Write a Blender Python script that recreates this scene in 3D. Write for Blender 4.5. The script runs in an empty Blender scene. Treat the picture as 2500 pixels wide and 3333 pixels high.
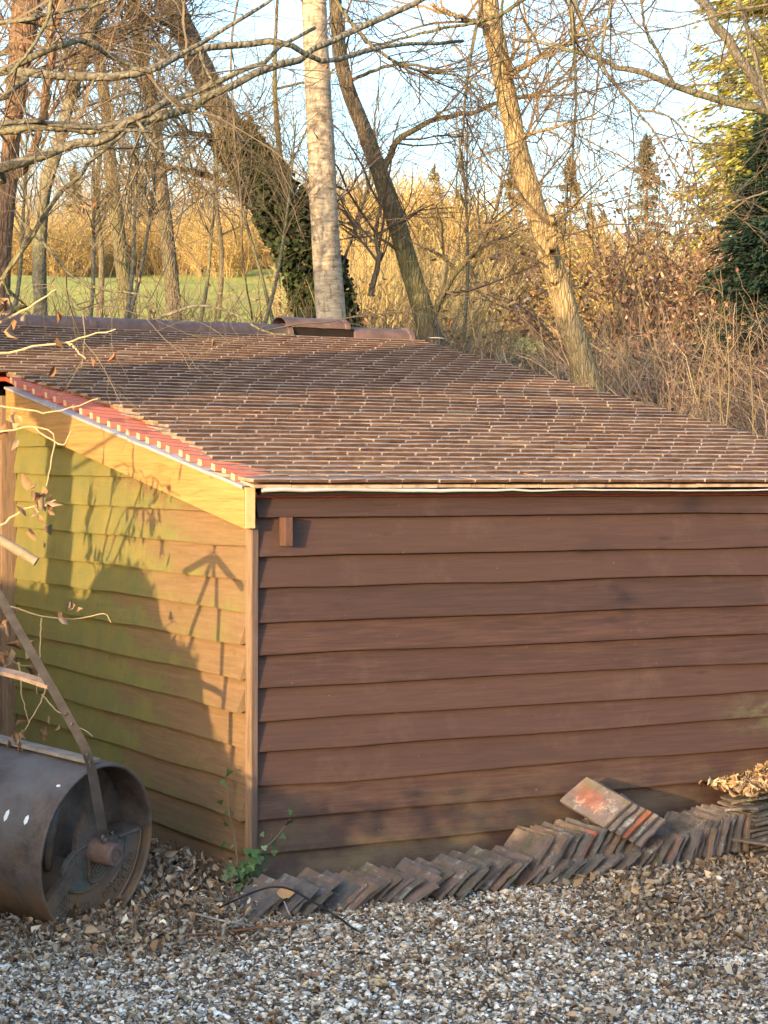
import bpy, math
import numpy as np
from mathutils import Vector, Matrix, Quaternion
R = math.radians
sc = bpy.context.scene
col = sc.collection
rng = np.random.default_rng(11)

# ------------------------------------------------------------------ camera
CAMZ = 1.6535; FPX = 7000.0; PIT = -0.02324; ROL = 0.00418
r_ = np.array([1., 0, 0]); f_ = np.array([0, math.cos(PIT), math.sin(PIT)]); u_ = np.array([0, -math.sin(PIT), math.cos(PIT)])
CR = math.cos(ROL)*r_ + math.sin(ROL)*u_; CU = -math.sin(ROL)*r_ + math.cos(ROL)*u_
cam_d = bpy.data.cameras.new('camera'); cam = bpy.data.objects.new('camera', cam_d); col.objects.link(cam)
cam_d.sensor_fit = 'VERTICAL'; cam_d.sensor_height = 24; cam_d.lens = FPX/3333.0*24
cam_d.clip_start = 0.05; cam_d.clip_end = 3000
cam.matrix_world = Matrix(((CR[0], CU[0], -f_[0], 0), (CR[1], CU[1], -f_[1], 0), (CR[2], CU[2], -f_[2], CAMZ), (0, 0, 0, 1)))
sc.camera = cam
# ------------------------------------------------------------------ light
SUN_EL = R(7.0); SH = np.array([0.517, 0.856]); SH /= np.linalg.norm(SH)      # horizontal travel direction of the sunlight
SUN_STRENGTH = 2.0; SKY_STRENGTH = 0.15
w = bpy.data.worlds.new('World'); sc.world = w; w.use_nodes = True
nt = w.node_tree; nt.nodes.clear()
sky = nt.nodes.new('ShaderNodeTexSky'); sky.sky_type = 'NISHITA'; sky.sun_disc = False
sky.sun_elevation = SUN_EL; sky.sun_rotation = math.atan2(-SH[0], -SH[1]) % (2*math.pi)
sky.altitude = 100; sky.air_density = 1.0; sky.dust_density = 4.0; sky.ozone_density = 2.5
bg = nt.nodes.new('ShaderNodeBackground'); bg.inputs[1].default_value = SKY_STRENGTH
wo = nt.nodes.new('ShaderNodeOutputWorld'); nt.links.new(sky.outputs[0], bg.inputs[0]); nt.links.new(bg.outputs[0], wo.inputs[0])
sl = bpy.data.lights.new('sun', 'SUN'); sl.energy = SUN_STRENGTH; sl.angle = R(0.5); sl.color = (0.64, 0.445, 0.225)
so = bpy.data.objects.new('sun', sl); col.objects.link(so)
sd = Vector((SH[0]*math.cos(SUN_EL), SH[1]*math.cos(SUN_EL), -math.sin(SUN_EL)))
so.rotation_euler = sd.to_track_quat('-Z', 'Y').to_euler(); so.location = (-20, -30, 10)
sc.view_settings.view_transform = 'Standard'; sc.view_settings.look = 'None'
sc.view_settings.exposure = 2.85; sc.view_settings.gamma = 1; sc.view_settings.use_curve_mapping = False
sc.cycles.max_bounces = 6; sc.cycles.diffuse_bounces = 4; sc.cycles.glossy_bounces = 3

# ------------------------------------------------------------------ helpers
def ray(x, y):                       # photograph pixel -> world direction with unit depth
    a = (x-1250)/FPX; b = -(y-1666.5)/FPX
    d = a*CR + b*CU + f_
    return d/d[1]
def at(x, y, Y):                     # point at distance Y in front of the camera
    return np.array([0, 0, CAMZ]) + ray(x, y)*Y
def dp(x, y, Y): return at(x/.6636, y/.6636, Y)
C2 = np.array([-0.5198, 8.4268, 0.]); EV = np.array([.87411, .48574, 0]); DV = np.array([-.48574, .87411, 0]); ZV = np.array([0, 0, 1.])
SHED_ROT = math.atan2(EV[1], EV[0])
def W(s, t, z): return C2 + s*EV + t*DV + z*ZV
ZG = -0.09                           # level of the gravel
def nrm(v):
    v = np.asarray(v, float); return v/np.maximum(np.linalg.norm(v, axis=-1, keepdims=True), 1e-9)

class MB:
    def __init__(s): s.V = []; s.Q = []; s.T = []; s.C = []; s.n = 0
    def add(s, V, Q=None, T=None, c=(1, 1, 1)):
        V = np.asarray(V, float).reshape(-1, 3)
        if Q is not None and len(Q): s.Q.append(np.asarray(Q, int).reshape(-1, 4)+s.n)
        if T is not None and len(T): s.T.append(np.asarray(T, int).reshape(-1, 3)+s.n)
        c = np.asarray(c, float)
        s.C.append(np.broadcast_to(c, (len(V), 3)) if c.ndim == 1 else c)
        s.V.append(V); s.n += len(V); return s
    def mesh(s, name, smooth=False):
        V = np.concatenate(s.V); C = np.concatenate(s.C)
        Q = np.concatenate(s.Q) if s.Q else np.zeros((0, 4), int); T = np.concatenate(s.T) if s.T else np.zeros((0, 3), int)
        me = bpy.data.meshes.new(name)
        me.vertices.add(len(V)); me.vertices.foreach_set('co', V.astype('f').ravel())
        li = np.concatenate([Q.ravel(), T.ravel()]).astype('i')
        me.loops.add(len(li)); me.loops.foreach_set('vertex_index', li)
        st = np.concatenate([np.arange(len(Q))*4, len(Q)*4+np.arange(len(T))*3]).astype('i')
        me.polygons.add(len(st)); me.polygons.foreach_set('loop_start', st)
        me.polygons.foreach_set('use_smooth', np.full(len(st), bool(smooth)))
        me.update(calc_edges=True)
        at_ = me.color_attributes.new('Col', 'FLOAT_COLOR', 'POINT')
        at_.data.foreach_set('color', np.concatenate([C, np.ones((len(C), 1))], 1).astype('f').ravel())
        return me
    def build(s, name, m, parent=None, smooth=False):
        return link(name, s.mesh(name, smooth), m, parent)
def link(name, me, m, parent=None):
    if m is not None and not me.materials: me.materials.append(m)
    o = bpy.data.objects.new(name, me); col.objects.link(o)
    if parent is not None: o.parent = parent
    return o
def tag(o, label=None, cat=None, group=None, kind=None):
    if label: o['label'] = label
    if cat: o['category'] = cat
    if group: o['group'] = group
    if kind: o['kind'] = kind
    return o
def thing(name, label, cat, loc=(0, 0, 0), rz=0, group=None):
    o = bpy.data.objects.new(name, None); col.objects.link(o); o.empty_display_size = .1
    o.location = loc; o.rotation_euler = (0, 0, rz)
    return tag(o, label, cat, group)
BQ = [[0, 3, 2, 1], [4, 5, 6, 7], [0, 1, 5, 4], [1, 2, 6, 5], [2, 3, 7, 6], [3, 0, 4, 7]]
def box(mb, o, ax, ay, az, c=(1, 1, 1)):          # corner o and three edge vectors
    o, ax, ay, az = map(np.asarray, (o, ax, ay, az))
    V = [o, o+ax, o+ax+ay, o+ay, o+az, o+ax+az, o+ax+ay+az, o+ay+az]
    return mb.add(V, BQ, c=c)
def cbox(mb, ctr, hx, hy, hz, c=(1, 1, 1)):
    hx, hy, hz = map(np.asarray, (hx, hy, hz)); return box(mb, np.asarray(ctr)-hx-hy-hz, 2*hx, 2*hy, 2*hz, c)
def smooth_line(P, n):                            # Catmull-Rom resample
    P = np.asarray(P, float); P = np.vstack([2*P[0]-P[1], P, 2*P[-1]-P[-2]])
    out = []; m = len(P)-3
    for u in np.linspace(0, m-1e-6, n):
        i = int(u); f = u-i; a, b, c, d = P[i:i+4]
        out.append(.5*((2*b)+(-a+c)*f+(2*a-5*b+4*c-d)*f*f+(-a+3*b-3*c+d)*f**3))
    return np.array(out)
def tubes(mb, P, Rr, k=4, c=(1, 1, 1), cap=True, rough=0):   # P (N,K,3), Rr (N,K)
    P = np.asarray(P, float); Rr = np.asarray(Rr, float)
    if P.ndim == 2: P = P[None]; Rr = Rr[None]
    N, K, _ = P.shape
    T = np.empty_like(P); T[:, 1:-1] = P[:, 2:]-P[:, :-2]; T[:, 0] = P[:, 1]-P[:, 0]; T[:, -1] = P[:, -1]-P[:, -2]
    T = nrm(T); m = nrm(P[:, -1]-P[:, 0])
    ref = np.where(np.abs(m[:, 2:3]) < .8, np.array([[0, 0, 1.]]), np.array([[1., 0, 0]]))
    U = nrm(np.cross(T, ref[:, None, :])); Vv = np.cross(T, U)
    a = np.arange(k)*2*np.pi/k
    rr = Rr[:, :, None]*(1+(rng.normal(0, rough, (N, K, k)) if rough else 0))
    X = P[:, :, None, :]+rr[..., None]*(np.cos(a)[None, None, :, None]*U[:, :, None, :]+np.sin(a)[None, None, :, None]*Vv[:, :, None, :])
    idx = np.arange(N*K*k).reshape(N, K, k)
    A = idx[:, :-1, :]; B = np.roll(A, -1, 2); D_ = idx[:, 1:, :]; E_ = np.roll(D_, -1, 2)
    Q = np.stack([A, B, E_, D_], -1).reshape(-1, 4)
    Tt = None
    if cap and k >= 3:
        last = idx[:, -1, :]; Tt = np.stack([np.stack([last[:, 0], last[:, i], last[:, i+1]], -1) for i in range(1, k-1)], 1).reshape(-1, 3)
    cc = np.asarray(c, float)
    if cc.ndim == 2: cc = np.repeat(cc, K*k, 0)
    return mb.add(X.reshape(-1, 3), Q, Tt, cc)
def grow(S, Dr, L, R0, nseg=4, wig=.18, grav=0., rend=.35):
    P = [S]; d = nrm(Dr); L = np.asarray(L)[:, None]/nseg
    for i in range(nseg):
        d = nrm(d+rng.normal(0, wig, d.shape)+np.array([0, 0, grav])); P.append(P[-1]+d*L)
    return np.stack(P, 1), np.asarray(R0)[:, None]*np.linspace(1, rend, nseg+1)[None]
def spawn(P, Rr, n, a0=25, a1=70, t0=.15, t1=1., up=0.):
    N, K, _ = P.shape; i = rng.integers(0, N, n); t = rng.uniform(t0, t1, n)*(K-1.001)
    j = t.astype(int); f = (t-j)[:, None]
    S = P[i, j]*(1-f)+P[i, j+1]*f; T = nrm(P[i, j+1]-P[i, j]); r = Rr[i, j]
    q = nrm(np.cross(T, rng.normal(0, 1, (n, 3)))); a = np.radians(rng.uniform(a0, a1, n))[:, None]
    return S, nrm(np.cos(a)*T+np.sin(a)*q+np.array([0, 0, up])), r
def cards(mb, Pc, size, c, flat=None, bend=.25, droop=None, asp=.5):   # bent leaf cards: 2x3 grid, 4 tris each side
    n = len(Pc); size = np.broadcast_to(np.asarray(size, float), (n,))
    A = nrm(rng.normal(0, 1, (n, 3)) if droop is None else rng.normal(0, .35, (n, 3))+np.asarray(droop))
    B = rng.normal(0, 1, (n, 3))
    if flat is not None: A[:, 2] *= flat; A = nrm(A); B[:, 2] *= flat
    B = nrm(B-(B*A).sum(1, keepdims=True)*A); Nn = np.cross(A, B)
    L = size[:, None]; Wd = L*asp
    k = rng.uniform(-bend, bend, (n, 1))*L*1.3; k2 = rng.uniform(-bend, bend, (n, 1))*L; k3 = rng.uniform(-bend, bend, (n, 1))*L
    j1, j2, j3, j4 = (rng.uniform(.7, 1.2, (n, 1)) for _ in range(4))
    V = np.stack([Pc-A*L*.5+Nn*k3, Pc-A*L*.22*j1-B*Wd*.46*j2+Nn*k, Pc+A*L*.2*j2-B*Wd*.42*j3+Nn*(k*.8+k2*.3), Pc+A*L*.5+Nn*k2, Pc+A*L*.16*j4+B*Wd*.44*j1+Nn*(k*.9+k2*.3), Pc-A*L*.2*j3+B*Wd*.46*j4+Nn*k, Pc], 1)
    b = np.arange(n)[:, None]*7
    T = np.concatenate([b+[[6, q, (q+1) % 6]] for q in range(6)], 0)
    c = np.asarray(c, float); cc = np.repeat(c, 7, 0) if c.ndim == 2 else c
    return mb.add(V.reshape(-1, 3), None, T, cc)
def pick(cols, n, jit=.15):
    cols = np.asarray(cols, float); c = cols[rng.integers(0, len(cols), n)]
    return np.clip(c*(1+rng.normal(0, jit, (n, 1))), .005, .95)

# ------------------------------------------------------------------ materials
class NT:
    def __init__(s, name):
        s.m = bpy.data.materials.new(name); s.m.use_nodes = True; s.t = s.m.node_tree; s.t.nodes.clear()
        s.o = s.n('ShaderNodeOutputMaterial'); s.b = s.n('ShaderNodeBsdfPrincipled'); s.l(s.b.outputs[0], s.o.inputs[0])
    def n(s, k, **p):
        x = s.t.nodes.new(k)
        for a, b in p.items(): setattr(x, a, b)
        return x
    def l(s, a, b): s.t.links.new(a, b)
    def set(s, inp, v):
        if hasattr(v, 'links') or hasattr(v, 'is_linked'): s.l(v, inp)
        else: inp.default_value = v if not (isinstance(v, tuple) and len(v) == 3) else (*v, 1)
    def coord(s, kind='Object', scale=(1, 1, 1), jitter=0):
        if kind == 'World': v = s.n('ShaderNodeNewGeometry').outputs['Position']
        else: v = s.n('ShaderNodeTexCoord').outputs[kind]
        mp = s.n('ShaderNodeMapping'); s.l(v, mp.inputs[0]); mp.inputs[3].default_value = scale
        if jitter:
            oi = s.n('ShaderNodeObjectInfo'); c = s.n('ShaderNodeCombineXYZ')
            for i, k in enumerate((jitter, jitter*.7, jitter*1.3)):
                s.l(s.math('MULTIPLY', oi.outputs['Random'], k), c.inputs[i])
            s.l(c.outputs[0], mp.inputs[1])
        return mp.outputs[0]
    def math(s, op, a, b=0., c=None, clamp=False):
        x = s.n('ShaderNodeMath', operation=op, use_clamp=clamp); s.set(x.inputs[0], a); s.set(x.inputs[1], b)
        if c is not None: s.set(x.inputs[2], c)
        return x.outputs[0]
    def noise(s, v, scale=5, detail=4, rough=.55, dist=0):
        x = s.n('ShaderNodeTexNoise'); s.l(v, x.inputs['Vector']); x.inputs['Scale'].default_value = scale
        x.inputs['Detail'].default_value = detail; x.inputs['Roughness'].default_value = rough; x.inputs['Distortion'].default_value = dist
        return x.outputs[0]
    def voro(s, v, scale=5, feature='F1', out=0):
        x = s.n('ShaderNodeTexVoronoi', feature=feature); s.l(v, x.inputs['Vector']); x.inputs['Scale'].default_value = scale
        return x.outputs[out]
    def rng(s, v, a, b, lo=0., hi=1.):
        x = s.n('ShaderNodeMapRange'); s.l(v, x.inputs[0]); x.inputs[1].default_value = a; x.inputs[2].default_value = b
        x.inputs[3].default_value = lo; x.inputs[4].default_value = hi; return x.outputs[0]
    def mix(s, f, a, b, mode='MIX'):
        x = s.n('ShaderNodeMix', data_type='RGBA', blend_type=mode); s.set(x.inputs[0], f); s.set(x.inputs[6], a); s.set(x.inputs[7], b)
        return x.outputs[2]
    def ramp(s, v, stops):
        x = s.n('ShaderNodeValToRGB'); s.l(v, x.inputs[0]); e = x.color_ramp.elements
        while len(e) < len(stops): e.new(.5)
        for i, (p, c) in enumerate(stops): e[i].position = p; e[i].color = (*c, 1)
        return x.outputs[0]
    def sep(s, v):
        x = s.n('ShaderNodeSeparateXYZ'); s.l(v, x.inputs[0]); return x.outputs
    def vcol(s): return s.n('ShaderNodeVertexColor', layer_name='Col').outputs[0]
    def rand(s): return s.n('ShaderNodeObjectInfo').outputs['Random']
    def fin(s, c, rough=.8, bump=None, bs=.3, bd=.01, spec=.3, metal=0.):
        s.set(s.b.inputs['Base Color'], c); s.set(s.b.inputs['Roughness'], rough)
        s.b.inputs['Specular IOR Level'].default_value = spec; s.b.inputs['Metallic'].default_value = metal
        if bump is not None:
            x = s.n('ShaderNodeBump'); x.inputs['Strength'].default_value = bs; x.inputs['Distance'].default_value = bd
            s.l(bump, x.inputs['Height']); s.l(x.outputs[0], s.b.inputs['Normal'])
        return s.m
def m_vcol(name, rough=.85, trans=0., nz=0, spec=.2):
    k = NT(name); c = k.vcol()
    if nz:
        f = k.noise(k.coord('World'), nz, 3); c = k.mix(1., c, k.ramp(f, [(.25, (.55, .55, .55)), (.75, (1.4, 1.4, 1.4))]), 'MULTIPLY')
    m = k.fin(c, rough, spec=spec)
    if trans:
        tr = k.n('ShaderNodeBsdfTranslucent'); k.l(c, tr.inputs[0]); ms = k.n('ShaderNodeMixShader'); ms.inputs[0].default_value = trans
        k.l(k.b.outputs[0], ms.inputs[1]); k.l(tr.outputs[0], ms.inputs[2]); k.l(ms.outputs[0], k.o.inputs[0])
    return m
def m_plank_right():
    k = NT('brown_stained_board'); v = k.coord('Object', (1.2, 8, 22), 9.)
    g = k.noise(v, 3.2, 6, .65, .6); f2 = k.noise(k.coord('Object', (2, 6, 60), 5.), 2.5, 4)
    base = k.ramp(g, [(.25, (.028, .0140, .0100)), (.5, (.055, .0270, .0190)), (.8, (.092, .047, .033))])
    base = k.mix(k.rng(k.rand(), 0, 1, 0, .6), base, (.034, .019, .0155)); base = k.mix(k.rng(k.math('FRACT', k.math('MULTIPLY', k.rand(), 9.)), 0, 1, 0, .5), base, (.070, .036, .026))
    z = k.sep(k.n('ShaderNodeTexCoord').outputs['Object'])
    al = k.math('MULTIPLY', k.rng(k.noise(k.coord('Object', (1.5, 1, 3)), 2.2, 5, .65), .42, .68), k.rng(z[2], .42, .0), clamp=True)
    base = k.mix(k.math('MULTIPLY', al, .65), base, (.16, .125, .06))
    gp = k.math('MULTIPLY', k.rng(z[0], 2.25, 2.6), k.math('MULTIPLY', k.rng(z[2], .42, .5), k.rng(z[2], .62, .56)), clamp=True)
    gp = k.math('MULTIPLY', gp, k.rng(k.noise(k.coord('Object', (4, 4, 9)), 3, 5, .7), .4, .62)); base = k.mix(k.math('MULTIPLY', gp, .55), base, (.12, .14, .06))
    sp = k.rng(k.noise(k.coord('Object', (9, 9, 7), 3.), 6, 3), .73, .78)
    base = k.mix(k.math('MULTIPLY', sp, .35), base, (.34, .29, .23))
    pale = k.rng(k.noise(k.coord('Object', (3, 3, 3), 2.), 1.5, 5, .7), .55, .8)
    base = k.mix(k.math('MULTIPLY', pale, .22), base, (.17, .115, .09))
    kn = k.voro(k.coord('Object', (1.1, 3, 4.2)), 1.5); base = k.mix(k.rng(kn, .07, .02, 0, .8), base, (.03, .018, .014))
    return k.fin(base, .62, k.math('ADD', g, f2), .35, .004, .35)
def m_plank_left():
    k = NT('algae_covered_board'); v = k.coord('Object', (8, 1.2, 22), 9.)
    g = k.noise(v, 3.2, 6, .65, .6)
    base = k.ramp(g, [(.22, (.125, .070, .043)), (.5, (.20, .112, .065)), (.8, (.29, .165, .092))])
    p = k.sep(k.n('ShaderNodeTexCoord').outputs['Object']); h = k.sep(k.vcol())[0]
    n1 = k.noise(k.coord('Object', (1, 1.3, 2.2), 1.4), 2.0, 6, .62, .3); n2 = k.noise(k.coord('Object', (6, 7, 2.2)), 3.5, 5, .7)
    yy = k.rng(p[1], .35, 2.0, -.28, .33)
    m_ = k.math('ADD', k.math('ADD', n1, yy), k.math('ADD', k.math('MULTIPLY', k.math('SUBTRACT', n2, .5), .45), k.math('MULTIPLY', k.math('SUBTRACT', h, .45), .38)))
    m_ = k.math('ADD', m_, k.rng(p[2], .2, 1.7, -.10, .10))
    alg = k.rng(m_, .50, .64)
    gc = k.mix(k.rng(k.noise(k.coord('Object', (3, 3, 3)), 2, 4), .35, .65), (.125, .17, .045), (.24, .215, .045))
    gc = k.mix(k.rng(k.noise(k.coord('Object', (5, 6, 3)), 3, 5, .7), .55, .75), gc, (.20, .25, .13))
    base = k.mix(k.math('MULTIPLY', alg, .85), base, gc)
    film = k.rng(m_, .2, .48, .22, .5); base = k.mix(film, base, (.175, .14, .055))
    sp = k.rng(k.noise(k.coord('Object', (16, 16, 8), 2.), 6, 2), .70, .76)
    base = k.mix(k.math('MULTIPLY', sp, .4), base, (.40, .36, .24))
    dk = k.rng(k.noise(k.coord('Object', (3, 3.5, 7)), 3, 6, .7), .58, .8)
    base = k.mix(k.math('MULTIPLY', dk, .45), base, (.06, .05, .025))
    return k.fin(base, .8, k.math('ADD', g, n2), .35, .005, .2)
def m_pine():
    k = NT('fresh_pine'); g = k.noise(k.coord('Object', (9, 1.1, 26)), 2.6, 5, .6, 1.2)
    c = k.ramp(g, [(.25, (.25, .135, .042)), (.5, (.38, .215, .07)), (.8, (.47, .29, .11))])
    kn = k.voro(k.coord('Object', (1, 2.2, 4.2)), 1.1); c = k.mix(k.rng(kn, .09, .03), c, (.16, .07, .03))
    return k.fin(c, .6, g, .25, .003, .3)
def m_wood(name, c0, c1, sc_=(20, 20, 2), rough=.75):
    k = NT(name); g = k.noise(k.coord('Object', sc_, 4.), 3, 6, .65, .5)
    return k.fin(k.ramp(g, [(.28, c0), (.72, c1)]), rough, g, .4, .006)
def m_roof_tile():
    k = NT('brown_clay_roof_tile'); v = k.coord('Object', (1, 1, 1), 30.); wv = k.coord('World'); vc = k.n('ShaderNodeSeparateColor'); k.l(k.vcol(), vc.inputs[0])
    g = k.noise(wv, 34, 5, .7); g2 = k.noise(wv, 2.0, 5, .65); r = k.math('FRACT', k.math('ADD', k.rand(), vc.outputs[1]))
    c = k.ramp(g, [(.28, (.030, .015, .009)), (.5, (.085, .041, .023)), (.75, (.15, .080, .046))])
    c = k.mix(k.rng(r, 0, 1, 0, .6), c, k.mix(k.math('FRACT', k.math('MULTIPLY', r, 7.3)), (.030, .016, .013), (.130, .070, .042)))
    c = k.mix(k.math('MULTIPLY', k.rng(k.math('FRACT', k.math('MULTIPLY', r, 17.7)), .96, .97), .5), c, (.22, .17, .115))
    c = k.mix(k.rng(g2, .45, .7, 0, .45), c, (.12, .08, .05)); c = k.mix(k.rng(k.noise(wv, 1.3, 4), .5, .7, 0, .4), c, (.05, .032, .026))
    sp = k.rng(k.noise(wv, 60, 3, .7), .62, .72); c = k.mix(k.math('MULTIPLY', sp, .5), c, (.035, .026, .022))
    pale = k.math('MULTIPLY', vc.outputs[0], k.rng(k.noise(wv, 18, 3), .25, .6, .35, 1.)); c = k.mix(k.math('MULTIPLY', pale, .85), c, (.47, .345, .255))  # pale lines: worn arris plus sky sheen painted into the colour
    return k.fin(c, k.rng(g, .3, .7, .6, .85), k.math('ADD', g, k.noise(wv, 160, 3)), .4, .002, .22)
def m_old_tile():
    k = NT('weathered_old_tile'); v = k.coord('Object', (1, 1, 1), 40.); r = k.rand(); vc = k.vcol()
    g = k.noise(v, 14, 6, .68, .4)
    c = k.ramp(g, [(.25, (.060, .050, .043)), (.5, (.135, .108, .092)), (.78, (.25, .205, .175))])
    r2 = k.math('FRACT', k.math('MULTIPLY', r, 5.7))
    c = k.mix(k.rng(r2, .2, .9, 0, .55), c, (.27, .155, .105))
    c = k.mix(k.rng(k.math('FRACT', k.math('MULTIPLY', r, 13.1)), .5, 1., 0, .55), c, (.13, .125, .13))
    li = k.rng(k.noise(v, 9, 5, .7), .58, .68); c = k.mix(k.math('MULTIPLY', li, .75), c, (.40, .40, .36))
    mo = k.rng(k.noise(v, 6, 5, .7), .52, .66); c = k.mix(k.math('MULTIPLY', mo, .6), c, (.085, .09, .04))
    te = k.rng(k.noise(v, 5, 3, .6), .66, .74); c = k.mix(k.math('MULTIPLY', te, .35), c, (.30, .12, .06))
    c = k.mix(1., c, vc, 'MULTIPLY')
    return k.fin(c, .85, k.math('ADD', g, k.noise(v, 90, 3)), .6, .006, .25)
def m_bark(name, c0, c1, c2, sx=9, sz=2.0, bs=.8, green=0.):
    k = NT(name); v = k.coord('Object', (sx, sx, sz), 10.); g = k.noise(v, 2.2, 6, .7, .8)
    vo = k.voro(k.coord('Object', (sx*1.3, sx*1.3, sz*.8)), 2.4, 'DISTANCE_TO_EDGE')
    c = k.ramp(g, [(.28, c0), (.5, c1), (.75, c2)]); c = k.mix(k.rng(vo, .12, .0, 0, .6), c, c0)
    if green: c = k.mix(k.math('MULTIPLY', k.rng(k.noise(k.coord('World', (1, 1, .5)), 1.4, 4), .45, .65), green), c, (.15, .16, .04))
    return k.fin(c, .9, k.math('ADD', g, k.rng(vo, 0, .2)), bs, .03, .15)
def m_birch():
    k = NT('birch_bark'); g = k.noise(k.coord('Object', (3, 3, 14)), 2.4, 6, .65, .6)
    c = k.ramp(g, [(.30, (.10, .075, .05)), (.44, (.33, .26, .18)), (.72, (.56, .47, .35))])
    p = k.rng(k.noise(k.coord('Object', (1.3, 1.3, 2.2)), 1.6, 5, .7, .4), .55, .66); c = k.mix(p, c, (.07, .05, .038))
    f = k.rng(k.noise(k.coord('Object', (9, 9, 3)), 3, 4, .7), .54, .62); c = k.mix(k.math('MULTIPLY', f, .7), c, (.16, .11, .075))
    return k.fin(c, .75, g, .5, .02, .2)
def m_iron():
    k = NT('rusty_cast_iron'); v = k.coord('Object'); g = k.noise(v, 14, 6, .7); b = k.noise(v, 3, 4, .6); z = k.sep(k.n('ShaderNodeNewGeometry').outputs['Position'])[2]
    c = k.ramp(g, [(.3, (.030, .024, .022)), (.5, (.075, .055, .046)), (.75, (.15, .10, .072))])
    c = k.mix(k.rng(b, .42, .62, 0, .75), c, (.13, .125, .125))
    c = k.mix(k.math('MULTIPLY', k.rng(k.math('ADD', k.noise(v, 5, 5, .7), k.rng(z, -.05, .45, .22, -.12)), .52, .7), .8), c, (.17, .098, .05))
    return k.fin(c, k.rng(g, .3, .7, .45, .75), k.math('ADD', g, k.noise(v, 45, 4, .7)), .6, .006, .4)
def m_simple(name, c, rough=.6, nz=20, amt=.35, spec=.3, metal=0, bs=.2):
    k = NT(name); g = k.noise(k.coord('Object', (1, 1, 1), 8.), nz, 5, .65); c = np.array(c)
    return k.fin(k.ramp(g, [(.25, tuple(c*(1-amt))), (.75, tuple(np.clip(c*(1+amt), 0, .9)))]), rough, g, bs, .004, spec, metal)
M = {}
M['plank_r'] = m_plank_right(); M['plank_l'] = m_plank_left(); M['pine'] = m_pine(); M['tile'] = m_roof_tile(); M['oldtile'] = m_old_tile()
M['post'] = m_wood('weathered_post', (.13, .078, .05), (.30, .20, .125), (26, 26, 2)); M['post_edge'] = m_wood('grey_post_edge', (.055, .036, .030), (.13, .09, .075), (30, 30, 2))
M['dark'] = m_simple('dark_backing', (.022, .016, .013), .9, 9, .3, .1); M['felt'] = m_simple('red_roof_membrane', (.40, .085, .055), .55, 8, .22, .4)
M['batten'] = m_wood('red_treated_batten', (.36, .10, .07), (.50, .16, .11), (2, 20, 20), .7); M['battenend'] = m_simple('pale_sawn_end', (.60, .40, .22), .7, 40, .15)
M['flash'] = m_simple('pale_metal_strip', (.36, .36, .37), .45, 10, .15, .5); M['pipe'] = m_simple('white_plastic_edge', (.40, .40, .40), .4, 6, .18, .5)
M['block'] = m_wood('brown_block', (.055, .028, .021), (.12, .062, .045), (20, 20, 5)); M['iron'] = m_iron()
M['ridge'] = m_simple('brown_ridge_tile', (.135, .080, .062), .6, 14, .4, .35); M['mortar'] = m_simple('pale_scratch', (.45, .40, .36), .8, 20, .2)
M['bark_grey'] = m_bark('grey_brown_bark', (.060, .046, .034), (.145, .115, .08), (.24, .195, .14), 9, 4.2, .6, .35)
M['bark_gold'] = m_bark('deep_furrowed_bark', (.14, .098, .05), (.34, .25, .13), (.46, .35, .20), 11, 3.6, .6)
M['bark_red'] = m_bark('red_brown_bark', (.075, .045, .03), (.20, .12, .072), (.32, .20, .12), 8, 4.0, .6)
M['bark_pale'] = m_bark('smooth_pale_bark', (.075, .064, .048), (.165, .145, .105), (.30, .27, .20), 10, 10, .4, .3); M['birch'] = m_birch()
M['twig'] = m_vcol('twig_bark', .85, 0, 0, .15); M['leafv'] = m_vcol('leaf', .7, .25, 0, .25); M['litter'] = m_vcol('dead_leaf', .85, .1, 0, .2)
M['stone'] = m_vcol('flint_pebble', .7, 0, 90, .35); M['needle'] = m_vcol('conifer_needles', .75, .12, 0, .2)
M['white'] = m_simple('white_dropping', (.75, .76, .78), .7, 30, .1); M['wire'] = m_simple('black_cable', (.02, .02, .022), .5, 10, .2, .4)
M['plastic'] = m_simple('dull_white', (.62, .60, .56), .6, 5, .1)
# ------------------------------------------------------------------ ground
def sm(a): a = np.clip(a, 0, 1); return a*a*(3-2*a)
def terrain(x, y):
    px = x-C2[0]; py = y-C2[1]; s = px*EV[0]+py*EV[1]; t = px*DV[0]+py*DV[1]
    d = np.maximum(t-6.0, np.minimum(s-4.0, t+.4))
    bank = ZG+2.12*sm(d/5.2)
    far = np.interp(y, [0, 17, 30, 60, 120, 200, 420, 900], [0, 0, 1.15, 4.1, 10.2, 17.0, 30, 60])
    v = sm((x/np.maximum(y, 10)-.0)/.06)*.30
    und = .25*np.sin(x*.21+y*.13)*sm((y-24)/20)
    return bank+far*(1-v)*1.0+und+.05*np.sin(x*1.3+.7)*np.sin(y*1.1)*sm(d/2)
def warp(a, b, n, p): u = np.linspace(-1, 1, n); return (a+b)/2+np.sign(u)*np.abs(u)**p*(b-a)/2
gx = warp(-420, 420, 170, 3.2); gy = np.concatenate([np.linspace(-40, 4, 12), np.linspace(5, 30, 90), 30+np.linspace(0, 1, 90)[1:]**2*800])
GX, GY = np.meshgrid(gx, gy); GZ = terrain(GX, GY)
ii = np.arange(GX.size).reshape(GX.shape); Qg = np.stack([ii[:-1, :-1], ii[:-1, 1:], ii[1:, 1:], ii[1:, :-1]], -1).reshape(-1, 4)
k = NT('rough_grass_ground'); wv = k.coord('World'); p = k.sep(wv)
c = k.ramp(k.noise(wv, 1.1, 6, .7), [(.3, (.06, .05, .028)), (.5, (.10, .085, .04)), (.75, (.10, .11, .045))])
fieldc = k.ramp(k.noise(k.coord('World', (1, .35, 1)), .30, 7, .75), [(.3, (.28, .22, .10)), (.45, (.29, .28, .065)), (.6, (.38, .36, .08)), (.8, (.40, .31, .13))])
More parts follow.
